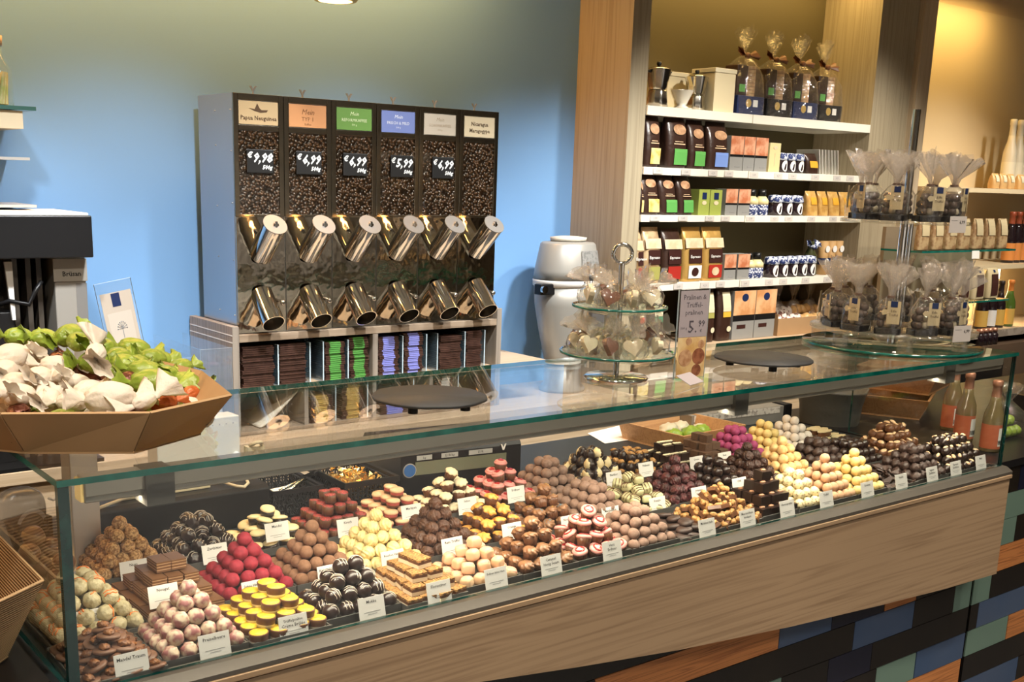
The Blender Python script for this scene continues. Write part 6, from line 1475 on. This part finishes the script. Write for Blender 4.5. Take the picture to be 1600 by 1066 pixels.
# upper right: bottles in white wrap and small packets
for k, px in enumerate((1578,1590,1602)):
    bottle((at(px,240,1,1.60).x,1.60,G+.8002+.0), 'pale wrapped bottle on the uppermost right shelf, %s' % ['leftmost','middle','rightmost'][k], 0, .36, .036, mat('ivory_wrap', (.66,.58,.42), .4), mat('ivory_neck', (.70,.62,.46), .4), mat('cream_bottle_label', (.75,.68,.50), .5), grp='pale wrapped bottles', white=False)
for k, px in enumerate((1548,1560,1572,1588)):
    pouch('nut_packet', 'golden nut packet on the uppermost right shelf, %s' % nth(k,4), 'packet', at(px-5,300,1,1.50).x, at(px+5,300,1,1.50).x, .8002, .075, M_gsweet, yf=1.47, d=.04, seed=70+k, lab=[(.45,.9,-.25,.25,M_creaml,'label',False)], grp='golden nut packets')
# glass shelf rack standing nearer, with flat packets
t = thing('glass_display_rack', 'small glass shelf rack with beige packets right of the chrome pole', 'rack', (0,0,0))
RX0 = at(1441,392,1,1.10).x; RX1 = at(1587,392,1,1.10).x
MB().box(RX0,RX1,1.10,1.30,.520,.528,0,1).build('upper_glass_shelf', [M_tier, M_edge], t, loc=(0,0,G))
MB().box(RX1-.40,RX1,1.10,1.30,.290,.298,0,1).build('lower_glass_shelf', [M_tier, M_edge], t, loc=(0,0,G))
MB().box(RX0+.03,RX1,1.302,1.320,-.80,.62).build('rack_back', mat('grey_brown_back', (.22,.17,.11), .6), t, loc=(0,0,G))
MB().box(RX0,RX1,1.08,1.3015,-G,-.80).build('rack_plinth', M_black, t, loc=(0,0,G))
M_pk = mat('beige_packet', (.42,.30,.16), .45, noise_=(40,(.26,.15,.07),.45,.6), bump=(30,.5,.004))
for k in range(7):
    x = RX0+.06+k*(RX1-RX0-.12)/6
    pouch('flat_packet', 'beige packet with pale header on the upper glass rack shelf, %s' % nth(k,7), 'packet', x-.040, x+.040, .5285, .135, M_pk, yf=1.13, d=.03, seed=90+k, lean=-.08*(k > 4), lab=[(.45,.98,-.34,.34,M_label,'header',False)], grp='beige packets on the glass rack')
for k in range(3):
    x = RX1-.34+k*.125
    pouch('flat_packet', 'packet with dark window on the lower glass rack shelf, %s' % nth(k,3), 'packet', x-.050, x+.050, .2985, .140, M_label, yf=1.13, d=.04, seed=100+k, lab=[(.10,.80,-.28,.28,M_dkb,'dark_window',False),(.86,.94,-.06,.10,M_navy,'blue_crest',False)], grp='packets on the lower rack shelf')
tag(MB().box(-.03,.03,0,.002,0,.035).build('rack_price_card', M_paper, loc=(RX1-.35,1.095,G+.49), rot=(-.1,0,0)), 'tiny white price card on the edge of the glass rack', 'price card')
for k in range(4):
    t = thing('foil_topped_bag', 'clear bag with silver tuft behind the round stand, %s' % nth(k,4), 'gift bag', (RX0+.05+k*.095,1.16,G+.0+(-.0)), 0, 'clear bags with silver tufts')
    MB().box(-.03,.03,-.03,.03,0,.25).build('filling', mat('amber_sweets', (.40,.27,.12), .5, noise_=(50,(.6,.45,.25),.4,.6)), t, bevel=.01); b = MB(); fan(b,(0,0,.25),(.1*k-.2,0,1),.10,.055,k); fan(b,(0,0,.25),(.2,-.2,1),.08,.05,k+9); b.build('tuft', mat('silver_film', (.62,.58,.50), .15, .7), t)
t = thing('low_shelf_block', 'low dark counter carrying the clear bags behind the round stand', 'counter', (0,0,0))
MB().box(RX0-.1,RX1,1.085,1.30,-.798,-.001).build('counter_block', M_blacktop, t, loc=(0,0,G))
# items lying at the far end of the side counter
for k, (px, py, m, r) in enumerate(((1548,537,M_paper,.045),(1575,545,M_gsweet,.035),(1530,545,M_tan,.035))):
    p = at(px, py, 1, .60); 
# ceiling spotlight whose rim peeps in at the top
t = thing('ceiling_lamp', 'round ceiling lamp rim at the top edge above the coffee dispenser', 'lamp', (1.30,1.15,G))
p = at(524, 3, 1, 1.15)
t.location = (p.x, 1.15, G+p.z+.002)
MB().lathe([(.055,0),(.060,.006),(.062,.05),(.045,.10)], seg=40).build('lamp_housing', mat('brass_lamp', (.62,.42,.10), .35, .6), t)
MB().tube((0,0,.10),(0,0,WZ-p.z-.004),.008,.008,12).build('lamp_rod', M_black, t)
MB().lathe([(.0,-.0005),(.045,-.0005)], seg=32, cap=False).build('lamp_lens', mat('lamp_lens', (1,.8,.5), .4, emit=(1,.72,.3), estr=2), t)
# ================================================================= lights
def area(name, loc, size, power, col, rot=(0,0,0), sy=None, spread=None):
    l = bpy.data.lights.new(name, 'AREA'); l.energy = power; l.color = col; l.shape = 'RECTANGLE' if sy else 'SQUARE'; l.size = size
    if sy: l.size_y = sy
    if spread: l.spread = spread
    o = bpy.data.objects.new(name, l); COL.objects.link(o); o.location = (loc[0],loc[1],loc[2]+G); o.rotation_euler = rot
    return o
def spot(name, loc, target, power, col, cone=60, blend=.6, rad=.05):
    l = bpy.data.lights.new(name, 'SPOT'); l.energy = power; l.color = col; l.spot_size = math.radians(cone); l.spot_blend = blend; l.shadow_soft_size = rad
    o = bpy.data.objects.new(name, l); COL.objects.link(o); o.location = (loc[0],loc[1],loc[2]+G)
    d = Vector(target)-Vector(loc); o.rotation_euler = d.to_track_quat('-Z','Y').to_euler()
    return o
WARM = (1,.84,.64); NEUT = (1,.95,.88)
area('case_light', (1.35,.047,H-.050), 2.5, 6.5, (1,.86,.66), (0,0,0), .014)
for i, x in enumerate((-.5,.4,1.3,2.2,3.1,4.2)):
    spot('ceiling_spot', (x,-.7,1.74), (x+.25,.35,0), 33, (1,.87,.70), 78, .7, .05)
    spot('counter_spot', (x+.2,.12,1.74), (x+.3,.24,0), 17, (1,.87,.70), 84, .7, .05)
for x in (.0,.75,1.5,2.3):
    spot('wall_spot', (x,.45,1.74), (x+.05,1.78,-.15), 88, (.96,.98,.98), 62, 1., .06)
for x in (2.9,3.8,5.0):
    spot('shelf_spot', (x,.35,1.74), (x+.1,1.75,.15), 75, (1,.92,.80), 66, .9, .06)
area('warm_wash_fill', (-.2,1.58,1.74), 4.4, 42, (1,.47,.13), (math.radians(16),0,0), .08)  # added warm wash that turns the upper blue wall olive
area('warm_wash_fill', (4.0,1.60,1.72), 2.8, 9, (1,.66,.22), (math.radians(12),0,0), .06)  # weaker added wash above the shelving
area('shop_fill_light', (1.8,-4.3,1.76), 5.0, 150, (1,.97,.92), (0,0,0), .6, math.radians(110))  # added fill behind the camera, brightens what the mirror steel reflects
area('shop_fill_light', (1.5,-2.6,1.76), 3.0, 60, (1,.93,.84), (0,0,0), 1.2, math.radians(110))  # unseen fill behind the camera for chrome and front faces
area('shop_fill_light', (-1.6,-1.6,1.76), 1.2, 20, (1,.95,.9), (0,0,0), 1.2, math.radians(110))  # small unseen fill, added left of the camera
w = bpy.data.worlds.new('world'); sc.world = w; w.use_nodes = True
w.node_tree.nodes['Background'].inputs[0].default_value = (1,.9,.78,1); w.node_tree.nodes['Background'].inputs[1].default_value = .15
# ================================================================= camera
cd = bpy.data.cameras.new('camera'); cam = bpy.data.objects.new('camera', cd); COL.objects.link(cam)
cd.sensor_fit = 'HORIZONTAL'; cd.sensor_width = 36; cd.lens = FPX*36/1600
cd.shift_x = -CX/1600; cd.shift_y = CY/1600; cd.clip_start = .05
Mx = Matrix((VR, VU, -VF)).transposed().to_4x4(); Mx.translation = CAM+Vector((0,0,G)); cam.matrix_world = Mx
sc.camera = cam
vs = sc.view_settings; vs.view_transform = 'Standard'; vs.look = 'None'; vs.gamma = 1; vs.use_curve_mapping = False; vs.exposure = 0.85
sc.cycles.transparent_max_bounces = 32; sc.cycles.max_bounces = 10; sc.cycles.glossy_bounces = 5
sc.cycles.caustics_reflective = False; sc.cycles.caustics_refractive = False
